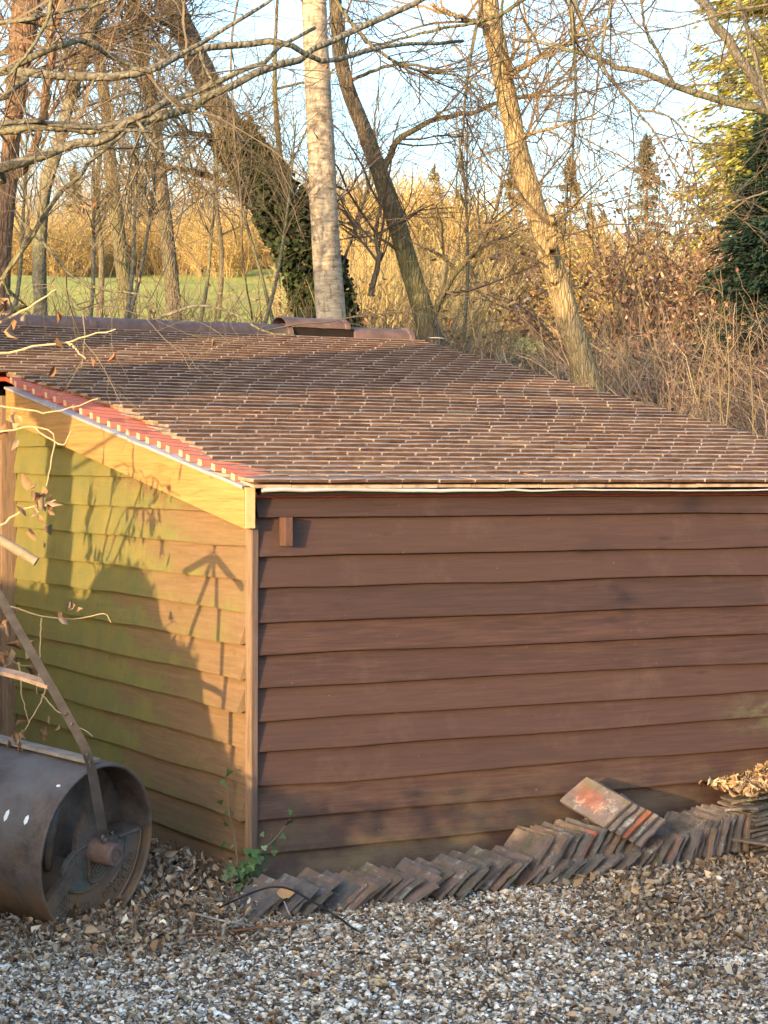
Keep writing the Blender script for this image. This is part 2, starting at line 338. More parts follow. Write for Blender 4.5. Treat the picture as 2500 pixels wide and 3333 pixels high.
c = k.mix(k.rng(p[1], 24, 34), c, fieldc); c = k.mix(k.rng(p[1], 11.5, 10.0), c, (.085, .062, .045))
M['ground'] = k.fin(c, .95, k.noise(wv, 6, 6, .7), .8, .1, .1)
g = MB().add(np.stack([GX, GY, GZ], -1).reshape(-1, 3), Qg).build('ground', M['ground'], None, True); tag(g, kind='structure')
# gravel drive: a sheet just above the ground
gx2 = np.linspace(-4, 5, 60); gy2 = np.linspace(-2, 9.2, 70); A, B = np.meshgrid(gx2, gy2)
def gz(x, y): return ZG+.026+.012*np.sin(x*3.1+1)*np.sin(y*2.7)+.006*np.sin(x*9+y*7)
ii = np.arange(A.size).reshape(A.shape); Q2 = np.stack([ii[:-1, :-1], ii[:-1, 1:], ii[1:, 1:], ii[1:, :-1]], -1).reshape(-1, 4)
cen = (A[:-1, :-1]-C2[0])*DV[0]+(B[:-1, :-1]-C2[1])*DV[1]; sE = (A[:-1, :-1]-C2[0])*EV[0]+(B[:-1, :-1]-C2[1])*EV[1]
Q2 = Q2[((cen < -.15) | (sE < -.1)).ravel()]
k = NT('gravel_base'); wv = k.coord('World'); vo = k.voro(wv, 70); vc = k.n('ShaderNodeTexVoronoi'); k.l(wv, vc.inputs['Vector']); vc.inputs['Scale'].default_value = 70
hsh = k.sep(vc.outputs[1])[0]
c = k.ramp(hsh, [(.0, (.16, .115, .078)), (.4, (.28, .21, .15)), (.7, (.46, .37, .27)), (1., (.64, .55, .43))]); c = k.mix(k.rng(vo, .25, .6), c, (.09, .066, .046))
M['gravel_base'] = k.fin(c, .9, k.math('MULTIPLY', vo, -1.), .8, .012, .2)
gv = MB().add(np.stack([A, B, gz(A, B)], -1).reshape(-1, 3), Q2).build('gravel_drive', M['gravel_base'], None, True); tag(gv, kind='structure')

# ------------------------------------------------------------------ shed
shed = thing('timber_shed', 'brown weatherboarded timber shed with a low clay tiled roof', 'shed', tuple(C2), SHED_ROT)
def lb(mb, x0, x1, y0, y1, z0, z1): return box(mb, (x0, y0, z0), (x1-x0, 0, 0), (0, y1-y0, 0), (0, 0, z1-z0))
SL = .1887; ROOF0 = 1.6535-.0725-.047           # batten plane at the eave (under the tiles)
SE = 3.4712; TR = 4.845; SLOPE = math.atan(SL); SX0 = -3.2
def zroof(t): return ROOF0+SL*t
def zbarge(t): return 1.553+.1670*(t+.03)
mbw = MB(); lb(mbw, .03, SE-.05, .03, .06, -.06, ROOF0-.05); wallr = mbw.build('wall', M['dark'], shed)
mbw = MB(); V = [(.035, .062, -.06), (.035, 2.9, -.06), (.035, 2.9, zbarge(2.9)-.03), (.035, .062, zbarge(.062)-.03)]
V = V+[(x+.03, y, z) for x, y, z in V]; mbw.add(V, BQ); walll = mbw.build('wall', M['dark'], shed)
mbw = MB(); lb(mbw, SE-.09, SE-.06, .07, 5.6, -.06, ROOF0); lb(mbw, SX0+.1, SE-.1, 5.57, 5.6, -.06, ROOF0); lb(mbw, SX0+.1, -.02, 2.96, 2.99, -.06, zroof(2.9)-.07); lb(mbw, SX0+.1, SX0+.13, 3., 5.56, -.06, ROOF0)
mbw.build('wall', M['block'], shed)
def plank_mesh(L, h, thick=.02, n=14, warp_end=0., seed=0, cut=None):
    r = np.random.default_rng(seed); xs = np.linspace(0, L, n); V = []; Cc = []
    wob = np.interp(xs, np.linspace(0, L, 5), r.normal(0, .003, 5)); wb = np.interp(xs, np.linspace(0, L, 9), r.normal(0, .0026, 9))
    lift = warp_end*np.clip((xs-L*.72)/(L*.28), 0, 1)**2
    for i, x in enumerate(xs):
        o = -lift[i]+wob[i]*.6; b = wb[i]+r.normal(0, .0006)
        top = h+.022
        V += [(x, 0+o*.3, b+.010), (x, -thick+o, b), (x, -thick+o-.0006, b+.004), (x, -.005+o*.15, top), (x, .0+o*.1, top)]
        Cc += [(1, 1, 1), (1, 1, 1), (1, 1, 1), (0, 0, 0), (0, 0, 0)]
    i = np.arange(n-1)[:, None]*5; Q = np.concatenate([np.concatenate([i+[[a, a+1, a+6, a+5]] if a < 4 else i+[[4, 0, 5, 9]]], 0) for a in range(5)], 0)
    e = (n-1)*5
    mb = MB().add(V, Q[:, ::-1], [[0, 2, 1], [0, 3, 2], [0, 4, 3], [e, e+1, e+2], [e, e+2, e+3], [e, e+3, e+4]], np.array(Cc, float))
    return mb
zr = [1.432, 1.279, 1.155, 1.022, .890, .760, .632, .509, .371, .240, .105, -.018]
for i, z in enumerate(zr):
    top = ROOF0+.012 if i == 0 else zr[i-1]
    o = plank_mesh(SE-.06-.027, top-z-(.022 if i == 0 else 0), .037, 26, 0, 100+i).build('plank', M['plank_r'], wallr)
    o.location = (.027, .034, z); o.rotation_euler = (0, 0, 0)
zl = [1.97, 1.85, 1.72, 1.585, 1.45, 1.316, 1.182, 1.056, .924, .788, .659, .516, .373, .230, .09, -.045]
for i, z in enumerate(zl):
    top = zl[i-1] if i else 2.08
    t0 = .05; tmax = 2.80
    need = (z-(zbarge(0)-.162))/.167                       # the part above the bargeboard line is cut away
    tb = max(t0, need-.15)
    if tb > tmax-.1: continue
    wrp = {8: .030, 9: .008, 10: .045, 9: .03, 12: .0, 13: .03}.get(i, 0.)
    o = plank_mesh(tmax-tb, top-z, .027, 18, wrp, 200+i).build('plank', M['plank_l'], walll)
    o.location = (.034, tmax, z); o.rotation_euler = (0, 0, -math.pi/2)
    if i < 8:                                             # cut upper corner under the barge board
        me = o.data
        for vtx in me.vertices:
            t = tmax-vtx.co.x; lim = zbarge(t)-.06
            if vtx.co.z+z > lim: vtx.co.z = lim-z
M['plank_l'].use_nodes = True
# object coordinates of the rotated planks: x runs along the board, so give the left boards shed-space coordinates
for o in list(walll.children):
    me = o.data; mt = Matrix.Translation(o.location) @ o.rotation_euler.to_matrix().to_4x4()
    me.transform(mt); o.location = (0, 0, 0); o.rotation_euler = (0, 0, 0)
for o in list(wallr.children):
    o.data.transform(Matrix.Translation(o.location)); o.location = (0, 0, 0)
mb = MB(); lb(mb, -.003, .0015, -.008, .045, -.07, ROOF0-.13); mb.build('corner_post', M['post'], shed)
mb = MB(); lb(mb, .0020, .0255, -.0095, .03, -.06, ROOF0-.13); mb.build('corner_post', M['post_edge'], shed)
mb = MB(); lb(mb, -.04, .035, 2.84, 2.95, -.08, zroof(2.9)-.1); mb.build('post', M['post'], shed)
mb = MB(); lb(mb, .128, .158, -.046, .012, 1.322, 1.434); mb.build('block', M['block'], shed)
# bargeboard of fresh pine, with its squared end
mb = MB(); L0, L1 = -.030, 2.77; hb = .162
V = [(-.045, L0, zbarge(L0)-hb), (-.045, L1, zbarge(L1)-hb), (-.045, L1, zbarge(L1)), (-.045, L0, zbarge(L0))]
V += [(-.004, y, z) for x, y, z in V]; mb.add(V, BQ); barge = mb.build('bargeboard', M['pine'], shed)
mb = MB(); lb(mb, -.043, -.005, -.044, -.032, zbarge(-.03)-.160, zbarge(-.03)-.003); mb.build('end_cap', m_simple('pale_end_grain', (.45, .31, .15), .6, 30, .15), barge)
mb = MB(); V = []
for y in np.linspace(L0, L1, 24):
    z = zbarge(y)+.003+rng.normal(0, .0012); V += [(-.054, y, z-.010), (-.054, y, z+.001), (.05, y, z+.003)]
i = np.arange(23)[:, None]*3; mb.add(V, np.concatenate([i+[[0, 1, 4, 3]], i+[[1, 2, 5, 4]]], 0)); mb.build('flashing', M['flash'], shed)
# roof deck (red membrane over boards), front and back slopes
def slope_sheet(mb, s0, s1, t0, t1, dz, th): 
    V = [(s0, t0, zroof(t0)+dz), (s1, t0, zroof(t0)+dz), (s1, t1, zroof(t1)+dz), (s0, t1, zroof(t1)+dz)]
    V = [(x, y, z-th) for x, y, z in V]+V; mb.add(V, BQ)
mb = MB(); slope_sheet(mb, .0, SE-.02, .01, 2.9, -.004, .02); slope_sheet(mb, SX0, SE-.02, 2.902, TR-.02, -.0045, .02)
zb = zroof(TR)
V = [(SX0, TR-.018, zb-.03), (SE, TR-.018, zb-.03), (SE, 5.75, ROOF0-.05), (SX0, 5.75, ROOF0-.05)]; V = [(x, y, z-.03) for x, y, z in V]+V; mb.add(V, BQ)
roof = mb.build('roof', M['felt'], shed)
for i in range(24):
    t = .06+i*.1125; 
    if t > 2.74: break
    x0 = -.02-.012*abs(rng.normal())-(.03 if t > 2.3 else 0); z = max(zroof(t)+.004, zbarge(t)+.010)
    mb = MB(); box(mb, (x0, t, z-.002), (.55-x0, 0, -.045), (0, .036, .036*SL), (0, 0, .027)); o = mb.build('batten', M['batten'], roof)
    mb = MB(); box(mb, (x0-.0015, t+.001, z-.001), (.0012, 0, 0), (0, .034, .034*SL), (0, 0, .025)); mb.build('sawn_end', M['battenend'], o)
# tiles: four cambered variants share their meshes
def tile_mesh(seed, w=.1655, L=.265, th=.0135, rough=.0012, chip=0., old=False):
    r = np.random.default_rng(seed); nx, ny = (7, 5) if old else (5, 3); xs = np.linspace(-w/2, w/2, nx); ys = np.linspace(0, L, ny); V = []; Cc = []
    tw = r.normal(0, .0018)
    edge = np.interp(np.arange(nx), [0, nx/2, nx-1], r.normal(0, chip*.4, 3))+r.normal(0, chip, nx)*.6
    for lay in (0, 1):
        for j, y in enumerate(ys):
            for i, x in enumerate(xs):
                cam_ = (-.0035 if old else -.0010)*(2*x/w)**2+.004*(y/L-.5)**2+tw*(x/w)*(y/L)*2; yy = y+(edge[i] if j in (0, ny-1) else 0)
                xx = x+(r.normal(0, chip*.5) if i in (0, nx-1) else 0)
                V.append((xx, yy, cam_+(th if lay else 0)+r.normal(0, rough)*(1 if old else .3))); Cc.append((1, 1, 1))
    id_ = np.arange(2*nx*ny).reshape(2, ny, nx); Q = []
    for j in range(ny-1):
        for i in range(nx-1):
            Q.append((id_[1, j, i], id_[1, j, i+1], id_[1, j+1, i+1], id_[1, j+1, i])); Q.append((id_[0, j, i], id_[0, j+1, i], id_[0, j+1, i+1], id_[0, j, i+1]))
    for i in range(nx-1):
        Q.append((id_[0, 0, i], id_[0, 0, i+1], id_[1, 0, i+1], id_[1, 0, i])); Q.append((id_[0, -1, i+1], id_[0, -1, i], id_[1, -1, i], id_[1, -1, i+1]))
    for j in range(ny-1):
        Q.append((id_[0, j+1, 0], id_[0, j, 0], id_[1, j, 0], id_[1, j+1, 0])); Q.append((id_[0, j, -1], id_[0, j+1, -1], id_[1, j+1, -1], id_[1, j, -1]))
    return np.array(V), np.array(Q), np.array(Cc, float)
def roof_tile_mesh(seed, w=.1655, L=.265, th=.0138):
    r = np.random.default_rng(seed); e = .0045; xs = [-w/2, -w/2+e, 0, w/2-e, w/2]; V = []; Cc = []; tw = r.normal(0, .0012)
    rows = [(0, 0, 0), (0, th*.75, 0), (.0015, th-.0008, 1), (.005, th, 1), (.016, th, .8), (.10, th, .3), (L, th, .2)]      # front foot, front top, arris, top; pale value paints sky sheen plus wear
    nz_ = r.normal(0, .0006, (7, 5))
    for j, (y, z, p) in enumerate(rows):
        for i, x in enumerate(xs):
            q = -.0010*(2*x/w)**2+.003*(y/L-.5)**2+tw*(x/w)*(1-y/L); dz = -.0012 if i in (0, 4) else 0
            V.append((x, y+(nz_[j, i] if j < 3 else 0)*1.2+(.001 if i in (0, 4) and j < 3 else 0), z+q+nz_[j, i]*(z > 0)+dz*(z > 0))); Cc.append((max(p, .9 if i in (0, 4) else 0), 0, 0))  # side edges paler too, painting in their sunlit faces
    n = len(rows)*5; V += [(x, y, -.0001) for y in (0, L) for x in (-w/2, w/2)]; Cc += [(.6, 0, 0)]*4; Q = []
    for j in range(6):
        for i in range(4): a = j*5+i; Q.append((a, a+1, a+6, a+5))
    Q += [(n, n+2, n+3, n+1), (n+2, 30, 34, n+3)]
    T = [(n, 5*j, 5*j+5) for j in range(6)]+[(n, 30, n+2)]+[(n+1, 5*j+9, 5*j+4) for j in range(6)]+[(n+1, n+3, 34)]
    return np.array(V), np.array(Q), np.array(T), np.array(Cc, float)
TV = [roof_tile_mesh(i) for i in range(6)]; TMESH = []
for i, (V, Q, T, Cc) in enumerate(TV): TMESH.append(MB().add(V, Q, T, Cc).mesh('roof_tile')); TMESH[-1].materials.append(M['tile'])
tiles = []; GA = .1075; TILT = math.atan(.032/.265)
ncourse = 47
for cI in range(ncourse):
    d = -.075+(cI*GA+(.052 if cI else 0))*math.cos(SLOPE)
    if d > TR-.12: break
    left = float(np.interp(d, [0, .1, .33, .88, 1.37, 1.66, 2.0, 2.2, 2.5], [-.03, -.02, .05, .125, .175, .185, .15, .09, .0]))+(rng.normal(0, .012) if cI else 0)
    off = (.0 if cI % 2 == 0 else .0828)+rng.normal(0, .004)
    if d > 2.8: left = SX0+off
    s = left+(.0828 if cI % 2 else .0) 
    first = True; x = left
    while x < SE-.03:
        wd = .0828 if (first and cI % 2 and d < 2.8) else .1655
        x1 = min(x+wd, SE+rng.normal(0, .004)); wd_ = x1-x
        if wd_ > .03: tiles.append((x+wd_/2, d, wd_/.1655, cI))
        x = x1+.0022+abs(rng.normal(0, .0008)); first = False
tiles = np.array(tiles)
Pw = C2+tiles[:, 0:1]*EV+tiles[:, 1:2]*DV; Pz = zroof(tiles[:, 1])
px_ = Pw[:, 0]/Pw[:, 1]*FPX+1250
dist = np.hypot(Pw[:, 0], Pw[:, 1]); vis = (px_ > -30) & (px_ < 2530)
order = np.argsort(np.where(vis, dist, 1e3))
Rb = Matrix.Rotation(SLOPE-TILT, 4, 'X')
stuff = MB()
for rank, q in enumerate(order):
    x, d, wsc, cI = tiles[q]
    jz = rng.normal(0, .0006); ja = rng.normal(0, .006); jx = rng.normal(0, .003)
    zz = zroof(d)+.0335+jz+.018*math.exp(-(d+.075)/.10)
    mt = Matrix.Translation((x, d+rng.normal(0, .002), zz)) @ Rb @ Matrix.Rotation(jx, 4, 'Y') @ Matrix.Rotation(ja*.4, 4, 'Z') @ Matrix.Diagonal((wsc, 1, 1, 1))
    v = rng.integers(0, 6)
    if rank < 300:
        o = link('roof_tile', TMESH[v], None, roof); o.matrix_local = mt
    else:
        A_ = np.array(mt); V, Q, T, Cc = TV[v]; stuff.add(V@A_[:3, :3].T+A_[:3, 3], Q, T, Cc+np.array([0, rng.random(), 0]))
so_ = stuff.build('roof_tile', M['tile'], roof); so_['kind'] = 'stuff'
# undercloak course: a short second row below the eave tiles and the white edge strip
for j in range(22):
    x = -.02+j*.166
    if x+.16 > SE: break
    mb = MB(); box(mb, (x, -.062+rng.normal(0, .003), zroof(-.06)+.027+rng.normal(0, .001)), (.163, 0, 0), (0, .16, .12*SL), (0, 0, .012)); mb.build('undercloak_tile', M['tile'], roof)
mb = MB(); n = 40; xs = np.linspace(.02, SE+.02, n); P = np.stack([xs, np.full(n, -.056), zroof(-.05)+.016+.003*np.sin(xs*5)+rng.normal(0, .0015, n)-.004*(xs > 1.2)], 1)
rr = np.interp(xs, [0, .8, 1.4, SE], [.010, .008, .004, .0035]); tubes(mb, P, rr, 7, cap=True); mb.build('eave_strip', M['pipe'], shed, True)
mb = MB(); lb(mb, .03, SE, -.040, .03, ROOF0-.012, ROOF0+.006); mb.build('fascia', M['dark'], shed)
# ridge tiles, one of them loose
def ridge_tile(x0, L, dz=0, rx=0, seed=0, flat=.62, rad=.112):
    r = np.random.default_rng(seed); mb = MB(); na = 11; xs = [0, .006, .02, L*.5, L-.035, L-.030, L]; rs = [-.004, .0, .0, 0, 0, .011, .012]
    V = []
    for lay in (0, 1):
        for x, dr in zip(xs, rs):
            for a in np.linspace(R(-8), R(188), na):
                q = rad*(1+0)+dr-(.013 if lay else 0); V.append((x, q*math.cos(a)*1.0, q*math.sin(a)*flat))
    id_ = np.arange(len(V)).reshape(2, len(xs), na); Q = []
    for j in range(len(xs)-1):
        for i in range(na-1):
            Q.append((id_[0, j, i], id_[0, j+1, i], id_[0, j+1, i+1], id_[0, j, i+1])); Q.append((id_[1, j, i], id_[1, j, i+1], id_[1, j+1, i+1], id_[1, j+1, i]))
    for i in range(na-1):
        Q.append((id_[0, 0, i], id_[0, 0, i+1], id_[1, 0, i+1], id_[1, 0, i])); Q.append((id_[0, -1, i+1], id_[0, -1, i], id_[1, -1, i], id_[1, -1, i+1]))
    for j in range(len(xs)-1):
        Q.append((id_[0, j+1, 0], id_[0, j, 0], id_[1, j, 0], id_[1, j+1, 0])); Q.append((id_[0, j, -1], id_[0, j+1, -1], id_[1, j+1, -1], id_[1, j, -1]))
    mb.add(V, Q); o = mb.build('ridge_tile', M['ridge'], roof, True); o.location = (x0, TR+.045, zroof(TR)+.022+dz); o.rotation_euler = (rx, 0, 0)
    try: o.data.set_sharp_from_angle(angle=R(45))
    except Exception: pass
    mb = MB()
    for _ in range(2):
        u = r.uniform(.08, .3); v = -.104; mb.add([(u, v-.0, .012), (u+r.uniform(.04, .11), v, .013), (u+.06, v+.0005, .019), (u-.01, v, .017)], [[0, 1, 2, 3]])
    mb.build('mortar_smear', M['mortar'], o)
    return o
for j in range(13): 
    x0 = 1.231-.449*7+.449*j
    if abs(x0-(1.231+.449*3)) < .02:                # a gap in the ridge, covered by one loose raised tile
        continue
    ridge_tile(x0, .447 if x0 < 2.9 else SE-x0+.005, rng.normal(0, .002), 0, j)
lr = ridge_tile(2.53, .46, .070, R(4), 77, .46); lr['label'] = 'loose ridge tile lying raised over the gap'; lr.rotation_euler = (R(5), R(.6), 0)
mb = MB(); lb(mb, 2.58, 3.03, TR-.05, TR+.15, zroof(TR)-.03, zroof(TR)+.072); mb.build('ridge_board', M['dark'], roof)

# ------------------------------------------------------------------ stacks of old tiles against the wall
OT = [tile_mesh(50+i, .165, .262, .0125, .0012, .0035, True) for i in range(7)]; OTM = []
for V, Q, Cc in OT:
    me = MB().add(V, Q, None, Cc).mesh('clay_tile'); me.materials.append(M['oldtile']); OTM.append(me)
def special_mesh(colr, seed, kind):
    V, Q, Cc = tile_mesh(seed, .165, .262, .0135, .0008, .001, True); Cc = np.ones((2, 5, 7, 3))
    if kind == 'end': Cc[:, 0] = colr
    else: Cc[:] = (1.35, 1.16, 1.06); Cc[1, 2:4, 2:5] = colr
    return MB().add(V, Q, None, Cc.reshape(-1, 3)).mesh('clay_tile')
ORD = 'first second third fourth fifth sixth seventh eighth ninth tenth eleventh twelfth thirteenth fourteenth fifteenth sixteenth seventeenth eighteenth nineteenth twentieth'.split()+['twenty-'+q for q in 'first second third fourth fifth sixth seventh eighth ninth'.split()]+['thirtieth']+['thirty-'+q for q in 'first second third fourth fifth'.split()]
def lean_tile(s, t, z, beta, yaw=0., pitch=0., label='', group=None, me=None, roll=0.):
    """front lower corner at wall coordinates (s,t,z); the tile's width rises at beta towards +s, its length runs back to the wall"""
    me = me or OTM[rng.integers(0, 7)]
    wv = nrm(EV*math.cos(beta)+ZV*math.sin(beta)); lv = nrm(DV*math.cos(yaw)*math.cos(pitch)+EV*(-math.sin(yaw))*math.cos(pitch)+ZV*math.sin(pitch))
    lv = nrm(lv-wv*np.dot(lv, wv)); nv = np.cross(wv, lv)
    o = link('clay_tile', me, None); p0 = W(s, t, z)+wv*.0825
    o.matrix_world = Matrix(((wv[0], lv[0], nv[0], p0[0]), (wv[1], lv[1], nv[1], p0[1]), (wv[2], lv[2], nv[2], p0[2]), (0, 0, 0, 1)))
    return tag(o, label, 'roof tile', group)
# low row
s = -.20; n_low = 33
for i in range(n_low):
    f = i/(n_low-1); b = R(38+rng.normal(0, 3.5)); t = -.41+.07*f+.035*math.sin(i*1.1)+rng.normal(0, .013)
    lean_tile(s, t, ZG+.012+.022*f+rng.normal(0, .005), b, R(rng.normal(0, 4)), R(rng.normal(2, 1.5)), f'{ORD[i]} tile from the ivy corner in the low leaning row', 'tiles in the low leaning row')
    s += .0395+rng.normal(0, .008)
# lower tier, under the upper tiles, growing steeper to the right
for i in range(26):
    f = i/25; b = R(34+8*f+38*max(0, (f-.45)/.55)**1.0+rng.normal(0, 2)); t = -.345+.03*math.sin(i*2.3)+rng.normal(0, .012)
    lean_tile(1.13+.88*f**1.02+rng.normal(0, .004), t, ZG+.022+.012*f, b, R(rng.normal(0, 3)), R(rng.normal(1, 1)), f'{ORD[i]} tile from the left in the ground tier below the orange edged tile', 'tiles in the lower tier of the stack')
OR1 = special_mesh((2.2, .95, .62), 91, 'end'); OR1.materials.append(M['oldtile'])
for i in range(19):
    f = i/18; b = R(57+rng.normal(0, 2.2)-7*f); t = -.315+.02*math.sin(i*1.9)+rng.normal(0, .01); lab = f'{ORD[i]} tile from the left in the upper leaning tier'
    me = None; zz = -.018+.028*f
    if i == 0: lab = 'broad grey tile with pale lichen fronting the upper tier'
    if i == 7: me = OR1; lab = 'clean orange edged tile standing out of the upper tier'; t -= .03
    lean_tile(1.125+.0295*i+rng.normal(0, .004), t, zz, b, R(rng.normal(0, 2.5)), R(4+rng.normal(0, 1)), lab, None if i in (0, 7) else 'tiles in the upper leaning tier', me)
RED = special_mesh((2.0, .95, .72), 92, 'patch'); RED.materials.append(M['oldtile'])
for i in range(6):
    b = R(36+rng.normal(0, 1)); me = RED if i == 0 else (OR1 if i == 3 else None)
    lab = 'pinkish tile with a red patch lying on top of the stack' if i == 0 else ('orange tile under the red patched top tile' if i == 3 else f'{ORD[i]} grey tile beneath the red patched top tile')
    lean_tile(1.46+.03*i, -.33-.008*i, .142-.0165*i, b, R(20+rng.normal(0, 1)), R(13), lab, None if i in (0, 3) else 'tiles under the top of the stack', me)
# tall edge-on tiles at the right end of the tiers
for i in range(12):
    f = i/11; lean_tile(1.92+.0245*i+rng.normal(0, .004), -.34+rng.normal(0, .015), ZG+.07+.01*f, R(62+20*f+rng.normal(0, 2)), R(rng.normal(0, 3)), R(rng.normal(1, 1)), f'{ORD[i]} tile of the upright set next to the flat pile, counted from the left', 'upright tiles beside the flat pile')
def flat_tile(s, t, z, yaw, tx, ty, label, group, me=None):
    me = me or OTM[rng.integers(0, 7)]; o = link('clay_tile', me, None)
    o.matrix_world = Matrix.Translation(W(s, t, z)) @ Matrix.Rotation(SHED_ROT+yaw, 4, 'Z') @ Matrix.Rotation(tx, 4, 'X') @ Matrix.Rotation(ty, 4, 'Y')
    return tag(o, label, 'roof tile', group)
for cI_, (s0, n0, z0_, nm) in enumerate(((2.30, 15, ZG+.02, 'left column'), (2.48, 19, ZG+.02, 'middle column'), (2.68, 21, ZG+.02, 'right column'))):
    z = z0_
    for i in range(n0):
        flat_tile(s0+rng.normal(0, .010), -.37+rng.normal(0, .016), z, R(rng.normal(0, 4)), R(rng.normal(0, 1.2)), R(rng.normal(-4, 2.2)), f'{ORD[i]} tile from the ground in the {nm} of the flat pile', 'tiles in the flat pile')
        z += .0172+abs(rng.normal(0, .0016))
slabs = [(2.17, -.33, .165, 22, -9, 'grey slab tile bridging the upright tiles and the flat pile'), (2.22, -.30, .195, 14, -14, 'weathered tile sloping up towards the leaf heap'), (2.36, -.31, .235, 8, -17, 'long brown tile tilted below the leaf heap'), (2.52, -.34, .262, 3, -13, 'grey tile lying directly under the leaf heap')]
for a, b, z, yw, ty, lab in slabs: flat_tile(a, b, z, R(-90+yw), R(ty*-.2), R(ty), lab, None)
flat_tile(2.33, -.47, ZG+.105, R(35), R(4), R(6), 'blue grey tile wedged flat in front of the pile', None)

# ------------------------------------------------------------------ garden roller
RC = at(320, 2764, 7.98); RR = .324
sv = nrm(RC-np.array([0, 0, CAMZ])); wv_ = -sv; rv = nrm(np.cross(sv, ZV)); uv = np.cross(rv, sv)
AX = nrm(.764*rv-.219*uv+.606*wv_)                      # axis, out of the near end
BX = nrm(np.cross(ZV, AX)); UX = np.cross(AX, BX)       # BX horizontal across the face, UX up in the face
roller = thing('garden_roller', 'rusty iron garden roller lying in leaves by the shed', 'garden roller', tuple(RC-ZV*RR))
LW = RC-ZV*RR
def rp(a, b, u): return RC+AX*a+BX*b+UX*u-LW
def ringpt(r, th, a=0): return rp(a, r*math.cos(th), r*math.sin(th))
def lathe(mb, prof, n=72, th0=0, th1=2*math.pi, closed=True):
    th = np.linspace(th0, th1, n, endpoint=not closed); V = np.array([[ringpt(r, t, a) for (a, r) in prof] for t in th]).reshape(-1, 3); m = len(prof); Q = []
    for i in range(n if closed else n-1):
        j = (i+1) % n
        for q in range(m-1): Q.append((i*m+q, j*m+q, j*m+q+1, i*m+q+1))
    return mb.add(V, Q)
mb = MB(); lathe(mb, [(-.85, RR-.03), (-.85, RR), (-.84, RR+.001), (-.45, RR), (-.44, RR+.0015), (-.42, RR), (-.012, RR), (-.002, RR-.003), (0, RR-.008), (-.002, RR-.014), (-.012, RR-.016), (-.20, RR-.018), (-.26, RR-.03)], 96); drum = mb.build('drum', M['iron'], roller, True)
for a, ln, th_ in ((-.105, .020, 156), (-.20, .024, 156.5), (-.285, .026, 157), (-.05, .007, 128)):
    V = [ringpt(RR+.0016, math.radians(th_)+da*ln/RR, a+dx*.009) for da, dx in ((-1, .3), (-.4, 1), (.5, .9), (1, -.1), (.4, -1), (-.5, -.8))]
    V.append(ringpt(RR+.0025, math.radians(th_), a)); mb = MB(); mb.add(V, None, [(6, (i+1) % 6, i) for i in range(6)]); mb.build('dropping', M['white'], drum)
mb = MB(); lathe(mb, [(-.15, .0), (-.15, RR-.016)], 48); mb.build('end_plate', M['iron'], roller)
# counterweight: lower sector with raised borders
th0, th1 = R(-142), R(8)
mb = MB(); lathe(mb, [(-.19, .075), (-.035, .075), (-.035, RR-.028), (-.19, RR-.028)], 40, th0, th1, False)
for th in (th0, th1):
    V = [ringpt(r, th, a) for a, r in ((-.19, .075), (-.035, .075), (-.035, RR-.028), (-.19, RR-.028))]; mb.add(V, [[0, 1, 2, 3]])
cw = mb.build('counterweight', M['iron'], roller)
mb = MB()
def rib(pts, r=.006): tubes(mb, smooth_line(pts, max(8, len(pts)*2)), np.full(max(8, len(pts)*2), r), 6)
rib([ringpt(RR-.036, t, -.033) for t in np.linspace(R(-58), R(6), 14)]); rib([ringpt(.205, t, -.033) for t in np.linspace(R(-50), R(6), 12)], .0055)
rib([ringpt(r, R(6), -.033) for r in np.linspace(.16, RR-.036, 5)], .0065)
mb.build('raised_border', M['iron'], cw, True)
mb = MB(); pc = (R(-100), .145)                                   # oval plaque with concentric ovals
def oval(cx, cu, ra, rb, tilt, n=28): return [rp(-.030, cx+ra*math.cos(t)*math.cos(tilt)-rb*math.sin(t)*math.sin(tilt), cu+ra*math.cos(t)*math.sin(tilt)+rb*math.sin(t)*math.cos(tilt)) for t in np.linspace(0, 2*math.pi, n)]
for cx, cu, ra, rb, tl in ((-.02, -.075, .135, .088, R(8)), (.055, -.085, .070, .042, R(35)), (.055, -.083, .046, .025, R(35)), (.055, -.083, .024, .012, R(35))):
    P = np.array(oval(cx, cu, ra, rb, tl)); tubes(mb, P, np.full(len(P), .0042), 5, cap=False)
P = np.array([rp(-.030, -.02+.03*q, -.02-.12*q) for q in np.linspace(0, 1, 6)]); tubes(mb, P, np.full(6, .005), 5)
mb.build('plaque', M['iron'], cw, True)
mb = MB(); V0 = [rp(-.045, -.02+.135*math.cos(t), -.075+.088*math.sin(t)) for t in np.linspace(0, 2*math.pi, 24, endpoint=False)]; V1 = [v+AX*.012 for v in V0]; ctr = rp(-.033, -.02, -.075)
V = V0+V1+[ctr]; mb.add(V, [(i, (i+1) % 24, 24+(i+1) % 24, 24+i) for i in range(24)], [(24+i, 24+(i+1) % 24, 48) for i in range(24)])
mb.build('plaque', m_simple('verdigris_iron', (.085, .09, .075), .75, 14, .6), cw)
